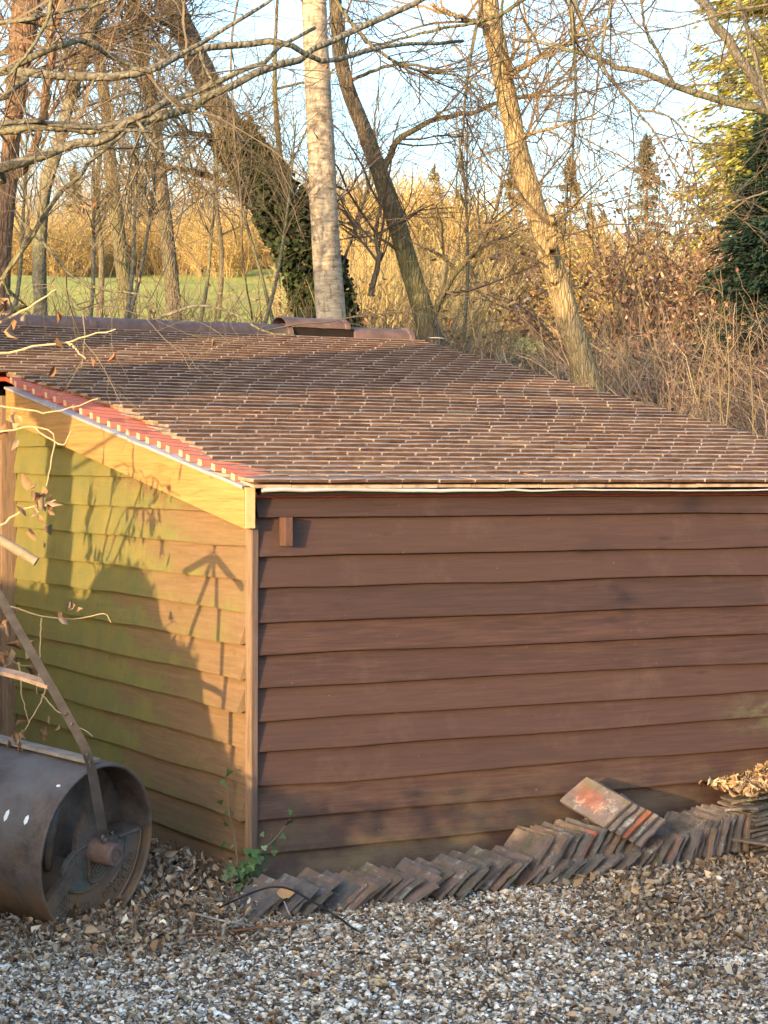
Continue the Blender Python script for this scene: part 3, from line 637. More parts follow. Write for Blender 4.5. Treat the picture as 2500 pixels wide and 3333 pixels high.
# spoke bar to the lower left, cast lugs, hub and nut
mb = MB(); d = np.array([math.cos(R(-141)), math.sin(R(-141))]); n2 = np.array([-d[1], d[0]])
def bar2(p0, p1, wd, a0, a1):
    p0 = np.array(p0); p1 = np.array(p1); d = (p1-p0)/np.linalg.norm(p1-p0); n2 = np.array([-d[1], d[0]])*wd
    V = [rp(a, *(p+sg*n2)) for a in (a0, a1) for p, sg in ((p0, -1), (p1, -1), (p1, 1), (p0, 1))]; mb.add(V, BQ)
bar2(d*.10, d*(RR-.018), .027, -.05, -.018); mb.build('spoke', M['iron'], roller)
mb = MB(); P = np.array([rp(-.13, *q) for q in ((-.10, .15), (-.125, .10), (-.14, .04), (-.135, -.03), (-.12, -.09))]); tubes(mb, smooth_line(P, 12), np.array([.012, .02, .026, .028, .028, .028, .026, .025, .022, .02, .016, .01]), 8, rough=.08); mb.build('cast_lug', M['iron'], roller, True)
mb = MB(); 
V = [rp(a, x, y) for a in (-.055, -.03) for x, y in ((-.05, .14), (.035, .09), (.06, -.03), (.0, -.09), (-.085, -.06), (-.09, .05))]
mb.add(V, [(i, (i+1) % 6, 6+(i+1) % 6, 6+i) for i in range(6)], [(6, 7, 8), (6, 8, 9), (6, 9, 10), (6, 10, 11)]); mb.build('hub_bracket', M['iron'], roller)
def disc(mb, cb, cu, prof, n=28):
    V = []; Q = []; m = len(prof)
    for t in np.arange(n)*2*math.pi/n: V += [rp(a, cb+r*math.cos(t), cu+r*math.sin(t)) for a, r in prof]
    for i in range(n):
        j = (i+1) % n
        for q in range(m-1): Q.append((i*m+q, j*m+q, j*m+q+1, i*m+q+1))
    mb.add(V, Q)
mb = MB(); disc(mb, .015, -.012, [(-.04, .046), (-.01, .047), (.070, .044), (.076, .040), (.076, .026), (.071, .024), (.071, .021), (.075, .020), (.075, .0)]); mb.build('hub_cap', m_simple('rust_brown_iron', (.13, .085, .07), .7, 30, .35), roller)
# handle arms
PIV = np.array([.012, 0.03])
def wpt(x, y, Y): return at(x, y, Y)-LW
JN = at(165, 2232, 7.71)-LW; KN = at(0, 1942, 7.583)-LW; AN = np.array([-1.475, 7.49, 1.455])-LW; JF = JN-AX*.43
armP = [rp(.030, .012, .035), wpt(338, 2725, 7.96), wpt(328, 2671, 7.92), wpt(303, 2528, 7.87), wpt(287, 2463, 7.84), wpt(258, 2400, 7.80), JN, KN, AN]
def strap(mb, P, wd, th, side):
    P = np.array(P); n = len(P); T = np.gradient(P, axis=0); T = nrm(T); S = nrm(np.cross(T, side)); F = np.cross(S, T); wd = np.broadcast_to(wd, (n,))[:, None]
    V = np.stack([P-S*wd-F*th, P+S*wd-F*th, P+S*wd+F*th, P-S*wd+F*th], 1).reshape(-1, 3); i = np.arange(n-1)[:, None]*4
    Q = np.concatenate([i+[[a, (a+1) % 4, (a+1) % 4+4, a+4]] for a in range(4)], 0); mb.add(V, Q); mb.add(V[:4], [[0, 1, 2, 3]]); mb.add(V[-4:], [[3, 2, 1, 0]])
mb = MB(); PP = smooth_line(armP, 40); strap(mb, PP, np.interp(np.linspace(0, 1, 40), [0, .25, .45, 1], [.019, .0185, .0175, .014]), .007, nrm(-sv)); arm = mb.build('handle_arm', m_simple('dark_painted_iron', (.058, .052, .052), .6, 25, .4), roller)
for k_, rr_ in ((2, .016), (5, .016), (17, .009), (18, .009), (20, .009), (26, .009), (27, .009)):
    c_ = PP[k_]; mb = MB(); V = [c_+nrm(-sv)*.006+BX*rr_*math.cos(t)+UX*rr_*math.sin(t) for t in np.linspace(0, 2*math.pi, 12, endpoint=False)]+[c_+nrm(-sv)*(.008+rr_)]; mb.add(V, None, [(i, (i+1) % 12, 12) for i in range(12)]); mb.build('rivet', M['iron'], arm, True)
mb = MB(); far0 = rp(-.87, .012, .03)
P2 = smooth_line([far0, far0+UX*.2-BX*.04, rp(-.80, -.1, .33), JF, JF*.45+AN*.55, AN], 30); strap(mb, P2, .018, .007, nrm(-sv)); mb.build('handle_arm', M['iron'], roller)
mb = MB(); P3 = smooth_line([JN, JN*.66+JF*.34+np.array([0, 0, .012]), JN*.33+JF*.67+np.array([0, 0, .012]), JF], 12); strap(mb, P3, .018, .008, np.array([0, -.3, .95])); mb.build('crossbar', m_wood('rusty_crossbar', (.14, .095, .07), (.27, .21, .175), (8, 8, 8)), roller)
def rod(P, r):
    mb = MB(); P4 = smooth_line(P, 12); tubes(mb, P4, np.full(12, r), 12, cap=True); d_ = P4[0]-P4[1]; a_ = nrm(np.cross(d_, ZV)); b_ = nrm(np.cross(a_, d_)); mb.add([P4[0]+r*(math.cos(t)*a_+math.sin(t)*b_) for t in np.linspace(0, 2*math.pi, 12, endpoint=False)]+[P4[0]], None, [((i+1) % 12, i, 12) for i in range(12)]); return mb
GR = m_wood('bare_wooden_grip', (.16, .115, .07), (.30, .23, .15), (8, 8, 8))
G1 = at(119, 1829, 7.466)-LW; G2 = np.array([-1.725, 7.56, 1.395])-LW
rod([G1, G1*.5+AN*.5+ZV*.002, AN+(G1-AN)*.06], .0175).build('handle_grip', GR, roller, True); rod([G2, G2*.5+AN*.5, AN+(G2-AN)*.06], .0175).build('handle_grip', GR, roller, True)
rod([AN-ZV*.05, AN, AN+ZV*.045], .012).build('handle_top', M['iron'], roller, True)
# scraper plank along the top of the drum
mb = MB(); th = R(97); P5 = np.array([rp(a, (RR+.012)*math.cos(th), (RR+.012)*math.sin(th)) for a in np.linspace(-.9, -.02, 10)]); strap(mb, P5, .034, .007, UX); mb.build('scraper_bar', m_wood('grey_scraper', (.15, .125, .105), (.28, .245, .21), (6, 6, 6)), roller)
# cast lettering on the counterweight, letter by letter along the arcs
def glyph(ch, size, depth):
    cu = bpy.data.curves.new('glyph', 'FONT'); cu.body = ch; cu.size = size; cu.extrude = depth; cu.align_x = 'CENTER'; cu.resolution_u = 2
    o = bpy.data.objects.new('glyph', cu); col.objects.link(o); dg = bpy.context.evaluated_depsgraph_get(); me = o.evaluated_get(dg).to_mesh()
    V = np.array([v.co[:] for v in me.vertices]); T = []
    for p in me.polygons:
        vs = list(p.vertices); T += [(vs[0], vs[i], vs[i+1]) for i in range(1, len(vs)-1)]
    o.evaluated_get(dg).to_mesh_clear(); bpy.data.objects.remove(o); bpy.data.curves.remove(cu); return V, T
mb = MB()
def arc_text(word, rad, tA, tB, size):
    for i, ch in enumerate(word):
        th = R(tA+(tB-tA)*i/(len(word)-1)); V, T = glyph(ch, size, .004)
        rdir = BX*math.cos(th)+UX*math.sin(th); tdir = -BX*math.sin(th)+UX*math.cos(th)   # reading anticlockwise, tops towards the hub
        base = ringpt(rad, th, -.033); mb.add(base+V[:, 0:1]*tdir-V[:, 1:2]*rdir+V[:, 2:3]*AX, None, T)
arc_text('ROLLER', .268, -47, -14, .040); arc_text('REGULAR', .232, -62, -19, .042)
mb.build('lettering', M['iron'], cw)
mb = MB()                                            # worn illegible letters left of the plaque
for i, tt in enumerate(np.linspace(-128, -88, 9)):
    for rad in (.262, .222):
        q = [ringpt(rad-.014+.028*u, R(tt+2*math.sin(u*3.1)), -.034) for u in np.linspace(0, 1, 4)]; tubes(mb, np.array(q), np.full(4, .0032), 4)
mb.build('worn_lettering', M['iron'], cw)

#@@PART2@@
# ------------------------------------------------------------------ gravel, leaf litter, small things on the ground
ICO = []
def icos():
    p = (1+5**.5)/2; V = np.array([(-1, p, 0), (1, p, 0), (-1, -p, 0), (1, -p, 0), (0, -1, p), (0, 1, p), (0, -1, -p), (0, 1, -p), (p, 0, -1), (p, 0, 1), (-p, 0, -1), (-p, 0, 1)])/1.9
    T = np.array([(0, 11, 5), (0, 5, 1), (0, 1, 7), (0, 7, 10), (0, 10, 11), (1, 5, 9), (5, 11, 4), (11, 10, 2), (10, 7, 6), (7, 1, 8), (3, 9, 4), (3, 4, 2), (3, 2, 6), (3, 6, 8), (3, 8, 9), (4, 9, 5), (2, 4, 11), (6, 2, 10), (8, 6, 7), (9, 8, 1)])
    return V, T
IV, IT = icos()
def shed_st(x, y):
    px = x-C2[0]; py = y-C2[1]; return px*EV[0]+py*EV[1], px*DV[0]+py*DV[1]
def n2d(x, y, f, ph=0):             # cheap smooth patches
    return (np.sin(x*f+1.3+ph)*np.sin(y*f*1.1+.4+ph*2)+.6*np.sin(x*f*2.3+y*f*1.7+ph)+.5*np.sin(x*f*4.1-y*f*3.7+2*ph))/2.1
def scatter_ground(n, y0=6.0, y1=9.3):
    y = rng.uniform(y0, y1, n*2); x = rng.uniform(-2.6, 2.9, n*2)
    s, t = shed_st(x, y); ok = ((t < -.06) | (s < -.03)); return x[ok][:n], y[ok][:n]
def leafness(x, y):                  # 1 where dead leaves cover the stones
    s, t = shed_st(x, y)
    a = np.exp(-((np.hypot(x-RC[0], (y-RC[1]-.0))/.62)**2))*1.25
    b = sm((s+.85)/.4)*(s < .0)*sm((t+.6)/.5)*1.5
    c = sm((x-.55)/.7)*sm((y-7.25-.18*(x-.5))/.35)*1.2
    d = .55*sm((x+.95)/-.4)*sm((7.5-y)/.6)
    e = .42*sm((x-.1)/.6)*sm((n2d(x, y, 3.1)-.05)/.35)
    return np.clip(np.maximum.reduce([a, b, c, d, e])+.32*n2d(x, y, 4.7, 1), 0, 1)
mb = MB()
for cnt, y0, y1 in ((52000, 6.05, 8.9), (4000, 4.5, 6.05)):
    x, y = scatter_ground(cnt, y0, y1); lf = leafness(x, y); keep = rng.random(len(x)) > lf*.72; x, y = x[keep], y[keep]; n = len(x)
    r = np.clip(rng.lognormal(math.log(.0064), .42, n), .003, .020); sc3 = np.stack([r*rng.uniform(.9, 1.5, n), r*rng.uniform(.75, 1.1, n), r*rng.uniform(.42, .8, n)], 1)
    V = IV[None]*(1+rng.normal(0, .11, (n, 12, 1)))*sc3[:, None]
    a = rng.uniform(0, 6.28, n); tl = rng.normal(0, .35, n); ca, sa = np.cos(a)[:, None], np.sin(a)[:, None]
    z = V[..., 2]*np.cos(tl)[:, None]+V[..., 0]*np.sin(tl)[:, None]; x0 = V[..., 0]*np.cos(tl)[:, None]-V[..., 2]*np.sin(tl)[:, None]
    X = np.stack([x[:, None]+x0*ca-V[..., 1]*sa, y[:, None]+x0*sa+V[..., 1]*ca, (gz(x, y)+rng.uniform(-.001, .006, n))[:, None]+z], -1)
    c = pick([(.90, .84, .73), (.86, .79, .67), (.76, .65, .51), (.66, .55, .42), (.56, .41, .26), (.44, .36, .28), (.74, .64, .51), (.66, .47, .28), (.32, .24, .17), (.84, .75, .62), (.54, .43, .31)], n, .14)
    mb.add(X.reshape(-1, 3), None, (np.arange(n)[:, None, None]*12+IT[None]).reshape(-1, 3), np.repeat(c, 12, 0))
o = mb.build('gravel', M['stone'], None, True); tag(o, 'pale flint gravel of the drive', 'gravel', kind='stuff')
LEAFC = [(.46, .34, .22), (.40, .31, .22), (.27, .175, .105), (.36, .25, .155), (.20, .125, .078), (.44, .33, .22), (.15, .098, .065), (.30, .18, .09), (.58, .47, .34), (.30, .25, .20), (.42, .36, .29), (.36, .25, .16)]
mb = MB(); x, y = scatter_ground(46000, 6.05, 9.3); lf = leafness(x, y); k_ = rng.random(len(x)) < .42+.35*np.clip(n2d(x, y, 2.3, 2), 0, 1)+lf*.5; x, y, lf = x[k_], y[k_], lf[k_]; n = len(x)
cards(mb, np.stack([x, y, gz(x, y)+.010+rng.uniform(0, .012, n)*lf], 1), rng.uniform(.010, .032, n), pick(LEAFC, n, .25), .4, .6, asp=.34)
x, y = scatter_ground(32000, 6.5, 9.3); lf = leafness(x, y); k_ = rng.random(len(x)) < sm((lf-.35)/.5); x, y, lf = x[k_], y[k_], lf[k_]; n = len(x)
s_, t_ = shed_st(x, y); heap = .06*np.exp(-((np.hypot(x-RC[0]-.42, y-RC[1]-.12)/.35)**2))+.015*np.exp(-((np.hypot(x-RC[0]+.1, y-RC[1]+.32)/.3)**2))+.09*sm((s_+.55)/.5)*(s_ < 0)*sm((t_+.25)/.3)
cards(mb, np.stack([x, y, gz(x, y)+.010+rng.uniform(0, 1, n)**1.4*(.028+heap)], 1), np.clip(rng.lognormal(math.log(.024), .40, n), .012, .055), pick(LEAFC, n, .3), .8, .42, asp=.55)
o = mb.build('leaf_litter', M['litter'], None, True); tag(o, 'brown dead leaves littering the ground by shed and roller', 'leaf litter', kind='stuff')
mb = MB(); n = 9500; u = rng.random(n); a = rng.normal(0, .30, n); b = rng.normal(0, .085, n); h = .225*np.exp(-(a/.30)**2-(b/.12)**2)
Pl = C2+np.outer(2.72+a, EV)+np.outer(-.24+b, DV); Pl[:, 2] = .235+rng.random(n)*h+.02*rng.random(n); Pl = Pl[(2.72+a > 2.2)]
cards(mb, Pl, rng.uniform(.028, .062, len(Pl)), pick([(.36, .23, .12), (.44, .30, .16), (.27, .16, .09), (.50, .37, .22), (.20, .12, .07)], len(Pl), .25), None, .45, asp=.42)
o = mb.build('leaf_heap', M['litter'], None, True); tag(o, 'heap of dry brown leaves on the flat tile pile', 'leaf heap', kind='stuff')
mb = MB(); n = 260; s_ = rng.uniform(-.2, 2.1, n); Pl = C2+np.outer(s_, EV)+np.outer(rng.normal(-.36, .05, n), DV); Pl[:, 2] = ZG+.03+rng.random(n)*.03
k_ = s_ > 1.2; cards(mb, Pl[k_], rng.uniform(.03, .06, k_.sum()), pick(LEAFC, k_.sum(), .2), None, .5, asp=.6)
P_ = [rp(-.06+rng.normal(0, .01), rng.uniform(.05, .16), rng.uniform(.005, .045))+LW for _ in range(9)]; cards(mb, np.array(P_), .045, pick([(.42, .33, .22), (.3, .2, .12)], 9, .15), None, .5, asp=.5)
o = mb.build('leaf_litter', M['litter'], None, True); tag(o, 'dead leaves caught against the tiles and in the roller end', 'leaf litter', kind='stuff')
def big_leaf(x, y, size, c, label, tilt=.5, z=.03, yaw=0., asp=.7):
    n = 9; L = np.linspace(-.5, .5, n); wdt = np.array([.02, .3, .42, .5, .38, .45, .3, .16, .01])*asp; V = []
    for i in range(n): 
        zz = .22*L[i]**2*2; V += [(L[i], -wdt[i], zz+.18*wdt[i]), (L[i], 0, zz-.02), (L[i], wdt[i], zz+.26*wdt[i])]
    V = np.array(V)*size; q = Matrix.Rotation(yaw, 3, 'Z') @ Matrix.Rotation(tilt, 3, 'X'); V = V@np.array(q).T
    i = np.arange(n-1)[:, None]*3; Q = np.concatenate([i+[[0, 3, 4, 1]], i+[[1, 4, 5, 2]]], 0)
    mb = MB().add(V, Q, None, c); o = mb.build('fallen_leaf', M['litter']); o.location = (x, y, z); return tag(o, label, 'leaf')
def gpt(px, py, z=ZG):
    d = ray(px, py); return np.array([0, 0, CAMZ])+d*((z-CAMZ)/d[2])
for px, py, s, c, lab, tl, ya in ((395, 3070, .075, (.50, .38, .24), 'large pale curled leaf on the gravel before the roller', .3, .6), (385, 2985, .07, (.48, .33, .19), 'upright tan leaf at the foot of the roller end', 1.2, 1.2), (350, 2985, .065, (.44, .30, .18), 'folded brown leaf touching the roller counterweight', .9, -.4),
    (1310, 3145, .075, (.46, .34, .18), 'flat yellowish leaf alone on the gravel', .1, .3), (1335, 3078, .055, (.34, .10, .05), 'dark red leaf beside the black cable', .5, 2.2), (1235, 3215, .08, (.52, .37, .2), 'long buff leaf lying on pale stones', .15, -.5), (1000, 3020, .07, (.48, .36, .22), 'tan leaf leaning on the low tile row', 1.0, .8),
    (95, 3110, .085, (.55, .42, .25), 'buff strip of leaf on the gravel left of the roller', .1, .1), (930, 2920, .07, (.48, .27, .12), 'orange brown leaf caught on the low tile row', .8, .2), (1020, 3190, .08, (.32, .16, .09), 'rust brown leaf flat on the gravel', .1, 1.1)):
    p = gpt(px, py, ZG+.02); 
    if 'caught' in lab: p = at(px, py, 8.0)
    big_leaf(p[0], p[1], s, c, lab, tl, p[2]+.012, ya)
def wire(name, pts, r, m, label, cat, n=40, taper=None):
    P = smooth_line(np.array(pts), n); mb = MB(); tubes(mb, P, np.interp(np.linspace(0, 1, n), [0, 1], [r, taper or r]), 6, c=(.2, .13, .09)); o = mb.build(name, m, None, True); return tag(o, label, cat)
wire('cable', [at(700, 2960, 8.0), at(850, 2895, 7.9), at(930, 2890, 7.85)+ZV*.0, at(1010, 2930, 7.7), at(1100, 2985, 7.55), gpt(1180, 3040, ZG+.025), gpt(1290, 3075, ZG+.02), gpt(1500, 3098, ZG+.018), gpt(1750, 3118, ZG+.018), gpt(1990, 3135, ZG+.018)], .0042, M['wire'], 'black cable trailing over the tiles and gravel', 'cable')
wire('cable', [gpt(1140, 3092, ZG+.02), gpt(1220, 3070, ZG+.02), gpt(1290, 3062, ZG+.02)], .0035, M['wire'], 'short black wire end crossing the cable', 'cable', 14)
wire('cable', [gpt(2180, 3138, ZG+.018), gpt(2300, 3145, ZG+.018), gpt(2400, 3150, ZG+.018)], .0035, M['wire'], 'black cable end showing through gravel at the right', 'cable', 14)
mt = m_wood('brown_stick', (.15, .075, .04), (.28, .15, .085), (20, 20, 20)); mt2 = m_wood('grey_stick', (.26, .22, .18), (.42, .37, .31), (20, 20, 20))
wire('stick', [gpt(600, 3045, ZG+.03), gpt(760, 3030, ZG+.04), at(900, 3010, 7.55), at(1025, 2995, 7.6)], .006, mt, 'long reddish brown stick lying before the low tiles', 'stick', 20, .004)
wire('stick', [at(640, 2975, 7.75), at(740, 3000, 7.6), gpt(860, 3020, ZG+.04), gpt(985, 3050, ZG+.02)], .0045, mt2, 'pale grey twig crossing the reddish stick', 'stick', 20, .003)
wire('stick', [at(925, 2935, 7.8), at(945, 2980, 7.7), gpt(965, 3000, ZG+.03)], .003, mt2, 'thin forked grey twig against the tiles', 'stick', 10)
wire('stick', [gpt(0, 3220, ZG+.02), gpt(60, 3245, ZG+.02), gpt(110, 3268, ZG+.02), gpt(165, 3266, ZG+.02)], .0035, mt2, 'straw coloured stalk at the bottom left', 'stick', 12)
wire('stick', [gpt(1620, 3010, ZG+.02), gpt(1720, 3018, ZG+.022), gpt(1800, 3030, ZG+.02)], .005, mt, 'short brown stick on gravel below the tile row', 'stick', 10)
# ivy at the shed corner
def ivy_leafs(mb, Pc, size, nrm_dir, c):
    for p, s_, cc in zip(Pc, np.broadcast_to(size, len(Pc)), c):
        a = rng.uniform(0, 6.28); n = nrm(nrm_dir+rng.normal(0, .5, 3)); x = nrm(np.cross(n, rng.normal(0, 1, 3))); y = np.cross(n, x)
        pr = [(0, -.35), (.35, -.42), (.52, -.08), (.26, .05), (.22, .3), (0, .62), (-.22, .3), (-.26, .05), (-.52, -.08), (-.35, -.42)]
        V = [p+n*.0]+[p+s_*(u*x+v*y)+n*s_*.25*(abs(u)-.2) for u, v in pr]
        mb.add(V, None, [(0, 1+i, 1+(i+1) % 10) for i in range(10)], cc)
IVC = [(.05, .10, .03), (.08, .14, .05), (.12, .19, .08), (.035, .07, .025), (.17, .23, .12)]
def ivy(label, stems, nl, size, nd, m_leaf=None):
    base = stems[0][0]; t = thing('ivy', label, 'ivy', tuple(base)); mb = MB(); allP = []
    for S in stems:
        P = smooth_line(np.array(S), 16)-base; tubes(mb, P, np.linspace(.0042, .002, 16), 5, c=(.16, .11, .07)); allP.append(P)
    mb.build('stem', M['twig'], t); P = np.concatenate(allP); q = P[rng.integers(0, len(P), nl)]+rng.normal(0, .022, (nl, 3))+np.array(nd)*.02
    lm = MB(); ivy_leafs(lm, q, rng.uniform(size*.6, size*1.3, nl), np.array(nd), pick(IVC, nl, .25)); o = lm.build('foliage', M['leafv'], t); o['kind'] = 'stuff'; return t
ivy('small ivy climbing the right of the shed corner', [[at(815, 2835, 8.35), at(850, 2770, 8.36), at(890, 2735, 8.38), at(945, 2665, 8.42)], [at(815, 2850, 8.33), at(830, 2800, 8.33), at(825, 2770, 8.33)]], 26, .036, (.4, -.9, .3))
ivy('ivy sprig on the mossy boards left of the corner', [[at(775, 2830, 8.35), at(762, 2720, 8.42), at(745, 2640, 8.5), at(742, 2545, 8.52)], [at(790, 2850, 8.33), at(770, 2860, 8.3)]], 22, .034, (-.8, -.5, .3))
ivy('low green weed rooted at the corner post foot', [[at(772, 2885, 8.3), at(778, 2850, 8.3), at(760, 2830, 8.33)], [at(790, 2880, 8.28), at(800, 2840, 8.28)]], 34, .030, (-.1, -.9, .4))

# ------------------------------------------------------------------ trees and the things that shade the place
def twig_levels(P, Rr, spec, c, mb, k=3):
    src = (P, Rr)
    for n, l0, l1, a0, a1, rr, up, t0 in spec:
        S, D_, r = spawn(*src, n, a0, a1, t0, 1., up); L = rng.uniform(l0, l1, n); R0 = np.minimum(r*.75, rr*rng.uniform(.7, 1.2, n))
        Pn, Rn = grow(S, D_, L, R0, 5, .17, .02, .4); tubes(mb, Pn, Rn, k, pick([c], n, .2), cap=False); src = (Pn, Rn)
    return src
def resample(P, n=8): return smooth_line(P, n)
def tree(name, label, cat, P, rad, mat, limbs=(), spec=(), tc=(.10, .075, .05), group=None, sides=14, leaves=None, trunk_spec=True, branchmat=None, rough=.035):
    P = np.array(P, float); base = P[0].copy(); t = thing(name, label, cat, tuple(base), 0, group)
    Pt = smooth_line(P-base, 30); rt = np.interp(np.linspace(0, 1, 30), np.linspace(0, 1, len(rad)), rad)
    mb = MB(); tubes(mb, Pt, rt, sides, rough=rough); mb.build('trunk', mat, t, True)
    src = []; srr = []
    for LP, r0, r1 in limbs:
        Q = smooth_line(np.array(LP)-base, 24); Q[1:-1] += rng.normal(0, r0*.22, (22, 3)); rr = np.linspace(r0, r1, 24); mb = MB(); tubes(mb, Q, rr, 8, rough=.04); mb.build('branch', branchmat or mat, t, True)
        src.append(Q[::3]); srr.append(rr[::3])
    if trunk_spec: src.append(Pt[14::2][:8]); srr.append(rt[14::2][:8])
    if spec and src:
        mb = MB(); tip = twig_levels(np.array(src), np.array(srr), spec, tc, mb)
        o = mb.build('crown', M['twig'], t)
        if leaves:
            n, s0, s1, cl = leaves; S, D_, _ = spawn(*tip, n, 20, 90, .3, 1.); lm = MB(); cards(lm, S-ZV*.02, rng.uniform(s0, s1, n), pick(cl, n, .2), None, .4, droop=(0, 0, -1), asp=.42); lm.build('leaves', M['litter'], t)
    return t
TW = [(60, .5, 1.4, 25, 70, .014, .1, .1), (260, .3, .9, 25, 65, .007, .05, .15), (900, .15, .5, 25, 65, .0035, .05, .15)]
def tws(f, l=1.): return [(int(n*f), a*l, b*l, c, d, e, g, h) for n, a, b, c, d, e, g, h in TW]
# birch
tree('birch_tree', 'pale barked birch standing upright behind the ridge', 'tree', [dp(722, 790, 20), dp(716, 690, 20), dp(702, 500, 20), dp(694, 330, 20), dp(683, 120, 20), dp(678, -60, 20), dp(676, -420, 20)], [.155, .142, .132, .128, .12, .11, .05], M['birch'],
     [([dp(700, 470, 20), dp(760, 395, 20.2), dp(830, 330, 20.5)], .012, .004)], tws(.35), (.13, .09, .07), rough=.02)
# ivy covered leaning trunk
IVP = [dp(722, 760, 22), dp(690, 620, 22), dp(650, 520, 22), dp(590, 425, 22), dp(520, 320, 22), dp(455, 190, 22), dp(395, 60, 22), dp(355, -60, 22), dp(290, -330, 22)]
it = tree('leaning_tree', 'leaning grey trunk wrapped in dark ivy left of the birch', 'tree', IVP, [.19, .18, .17, .16, .145, .13, .12, .11, .07], M['bark_grey'],
     [([dp(505, 400, 22), dp(430, 375, 21.8), dp(345, 355, 21.5), dp(280, 350, 21.4)], .035, .014), ([dp(470, 300, 22), dp(430, 290, 21.8), dp(360, 295, 21.6)], .03, .012), ([dp(400, 70, 22), dp(330, 40, 21), dp(250, 60, 20.5)], .04, .015)], tws(.9), (.09, .07, .05))
base = np.array(it.location); Pl = smooth_line(np.array(IVP)-base, 300)[:165]; n = 5200; f = rng.random(n); idx = (f*164).astype(int)
rad = np.interp(f, [0, .5, 1], [.30, .28, .21]); a = rng.uniform(0, 6.28, n); q = Pl[idx]+np.stack([np.cos(a), np.sin(a)*1., np.sin(a+1.)*.5], 1)*(rad*rng.uniform(.6, 1.08, n))[:, None]
lm = MB(); cards(lm, q, rng.uniform(.05, .10, n), pick([(.03, .045, .018), (.045, .06, .025), (.06, .08, .03), (.025, .032, .015)], n, .2), None, .3, asp=.8); o = lm.build('ivy', M['leafv'], it); o['kind'] = 'stuff'
# grey leaning trunk right of the birch, with arching branch
tree('leaning_tree', 'grey leaning trunk right of the birch with an arching branch', 'tree', [dp(945, 790, 21), dp(925, 710, 21), dp(880, 560, 21), dp(840, 430, 21), dp(790, 290, 21), dp(748, 180, 21), dp(728, 60, 21), dp(722, -60, 21), dp(710, -400, 21)], [.118, .11, .098, .09, .077, .07, .064, .06, .035], M['bark_grey'],
     [([dp(828, 372, 21), dp(850, 315, 21), dp(890, 282, 21), dp(950, 256, 21), dp(1020, 243, 20.8), dp(1080, 222, 20.6), dp(1170, 198, 20.4), dp(1240, 170, 20.2)], .036, .012), ([dp(930, 690, 21), dp(985, 590, 20.8), dp(1040, 525, 20.6), dp(1062, 488, 20.5), dp(1100, 478, 20.4)], .034, .012), ([dp(985, 580, 20.8), dp(940, 545, 20.7), dp(900, 535, 20.7)], .02, .01),
      ([dp(885, 560, 21), dp(830, 520, 21), dp(790, 500, 21.2), dp(750, 480, 21.3)], .018, .008), ([dp(745, 180, 21), dp(850, 140, 20.5), dp(960, 150, 20), dp(1060, 130, 19.6)], .02, .008), ([dp(1040, 525, 20.6), dp(1075, 440, 20.4), dp(1090, 380, 20.3), dp(1120, 300, 20.2)], .012, .005), ([dp(800, 640, 20.5), dp(818, 560, 20.5), dp(812, 500, 20.6), dp(830, 420, 20.6)], .03, .015)], tws(.75), (.10, .075, .055))
# big sunlit furrowed trunk at the right
tree('leaning_tree', 'thick sunlit furrowed trunk leaning left above the roof verge', 'tree', [dp(1285, 880, 19), dp(1262, 800, 19), dp(1225, 680, 19), dp(1183, 540, 19), dp(1140, 400, 19), dp(1103, 250, 19), dp(1075, 110, 19), dp(1052, -10, 19), dp(1015, -330, 19)], [.125, .115, .104, .098, .093, .088, .09, .092, .05], M['bark_gold'],
     [([dp(1082, 170, 19), dp(1120, 150, 18.8), dp(1190, 110, 18.5), dp(1290, 60, 18)], .04, .015), ([dp(1060, 60, 19), dp(1000, 40, 18.6), dp(930, 10, 18.4)], .035, .014), ([dp(1120, 300, 19), dp(1180, 280, 18.7), dp(1260, 262, 18.5)], .02, .007), ([dp(1160, 480, 19), dp(1240, 440, 18.8), dp(1310, 420, 18.6)], .012, .005), ([dp(1200, 640, 19), dp(1190, 520, 18.8), dp(1195, 470, 18.7)], .06, .03)], tws(.9), (.16, .11, .06), sides=18, rough=.05)
# left hand trunks
tree('tall_tree', 'red brown trunk at the far left with orange sunlit bark', 'tree', [dp(-5, 760, 16), dp(3, 560, 16), dp(15, 430, 16), dp(25, 300, 16), dp(38, 180, 16), dp(52, 60, 16), dp(62, -60, 16), dp(80, -400, 16)], [.075, .07, .065, .066, .08, .105, .115, .06], M['bark_red'], [([dp(20, 400, 16), dp(60, 345, 15.9), dp(85, 290, 15.8), dp(110, 120, 15.7), dp(120, -40, 15.6)], .035, .025)], tws(.6), (.14, .09, .06))
for lab, pts, rad in (('straight grey trunk third from the left edge', [dp(380, 760, 26), dp(374, 640, 26), dp(362, 520, 26), dp(352, 430, 26), dp(338, 300, 26), dp(322, 190, 26), dp(300, 90, 26), dp(285, -60, 26), dp(275, -400, 26)], [.10, .09, .085, .085, .08, .08, .08, .08, .04]),
                      ('slim grey trunk left of the straight one', [dp(290, 760, 27), dp(274, 640, 27), dp(262, 560, 27), dp(250, 450, 27), dp(238, 350, 27), dp(232, 250, 27), dp(210, 100, 27), dp(200, -60, 27), dp(190, -380, 27)], [.10, .095, .09, .085, .08, .07, .07, .06, .03]),
                      ('mossy yellowish trunk between the two left trunks', [dp(90, 720, 20), dp(85, 560, 20), dp(95, 420, 20), dp(120, 330, 20), dp(150, 220, 20), dp(180, 120, 20), dp(205, 30, 20), dp(225, -80, 20)], [.06, .065, .06, .06, .055, .055, .05, .04])):
    tree('tall_tree', lab, 'tree', pts, rad, M['bark_grey'] if 'mossy' not in lab else M['bark_pale'], [], tws(.85, 1.2), (.12, .09, .06))
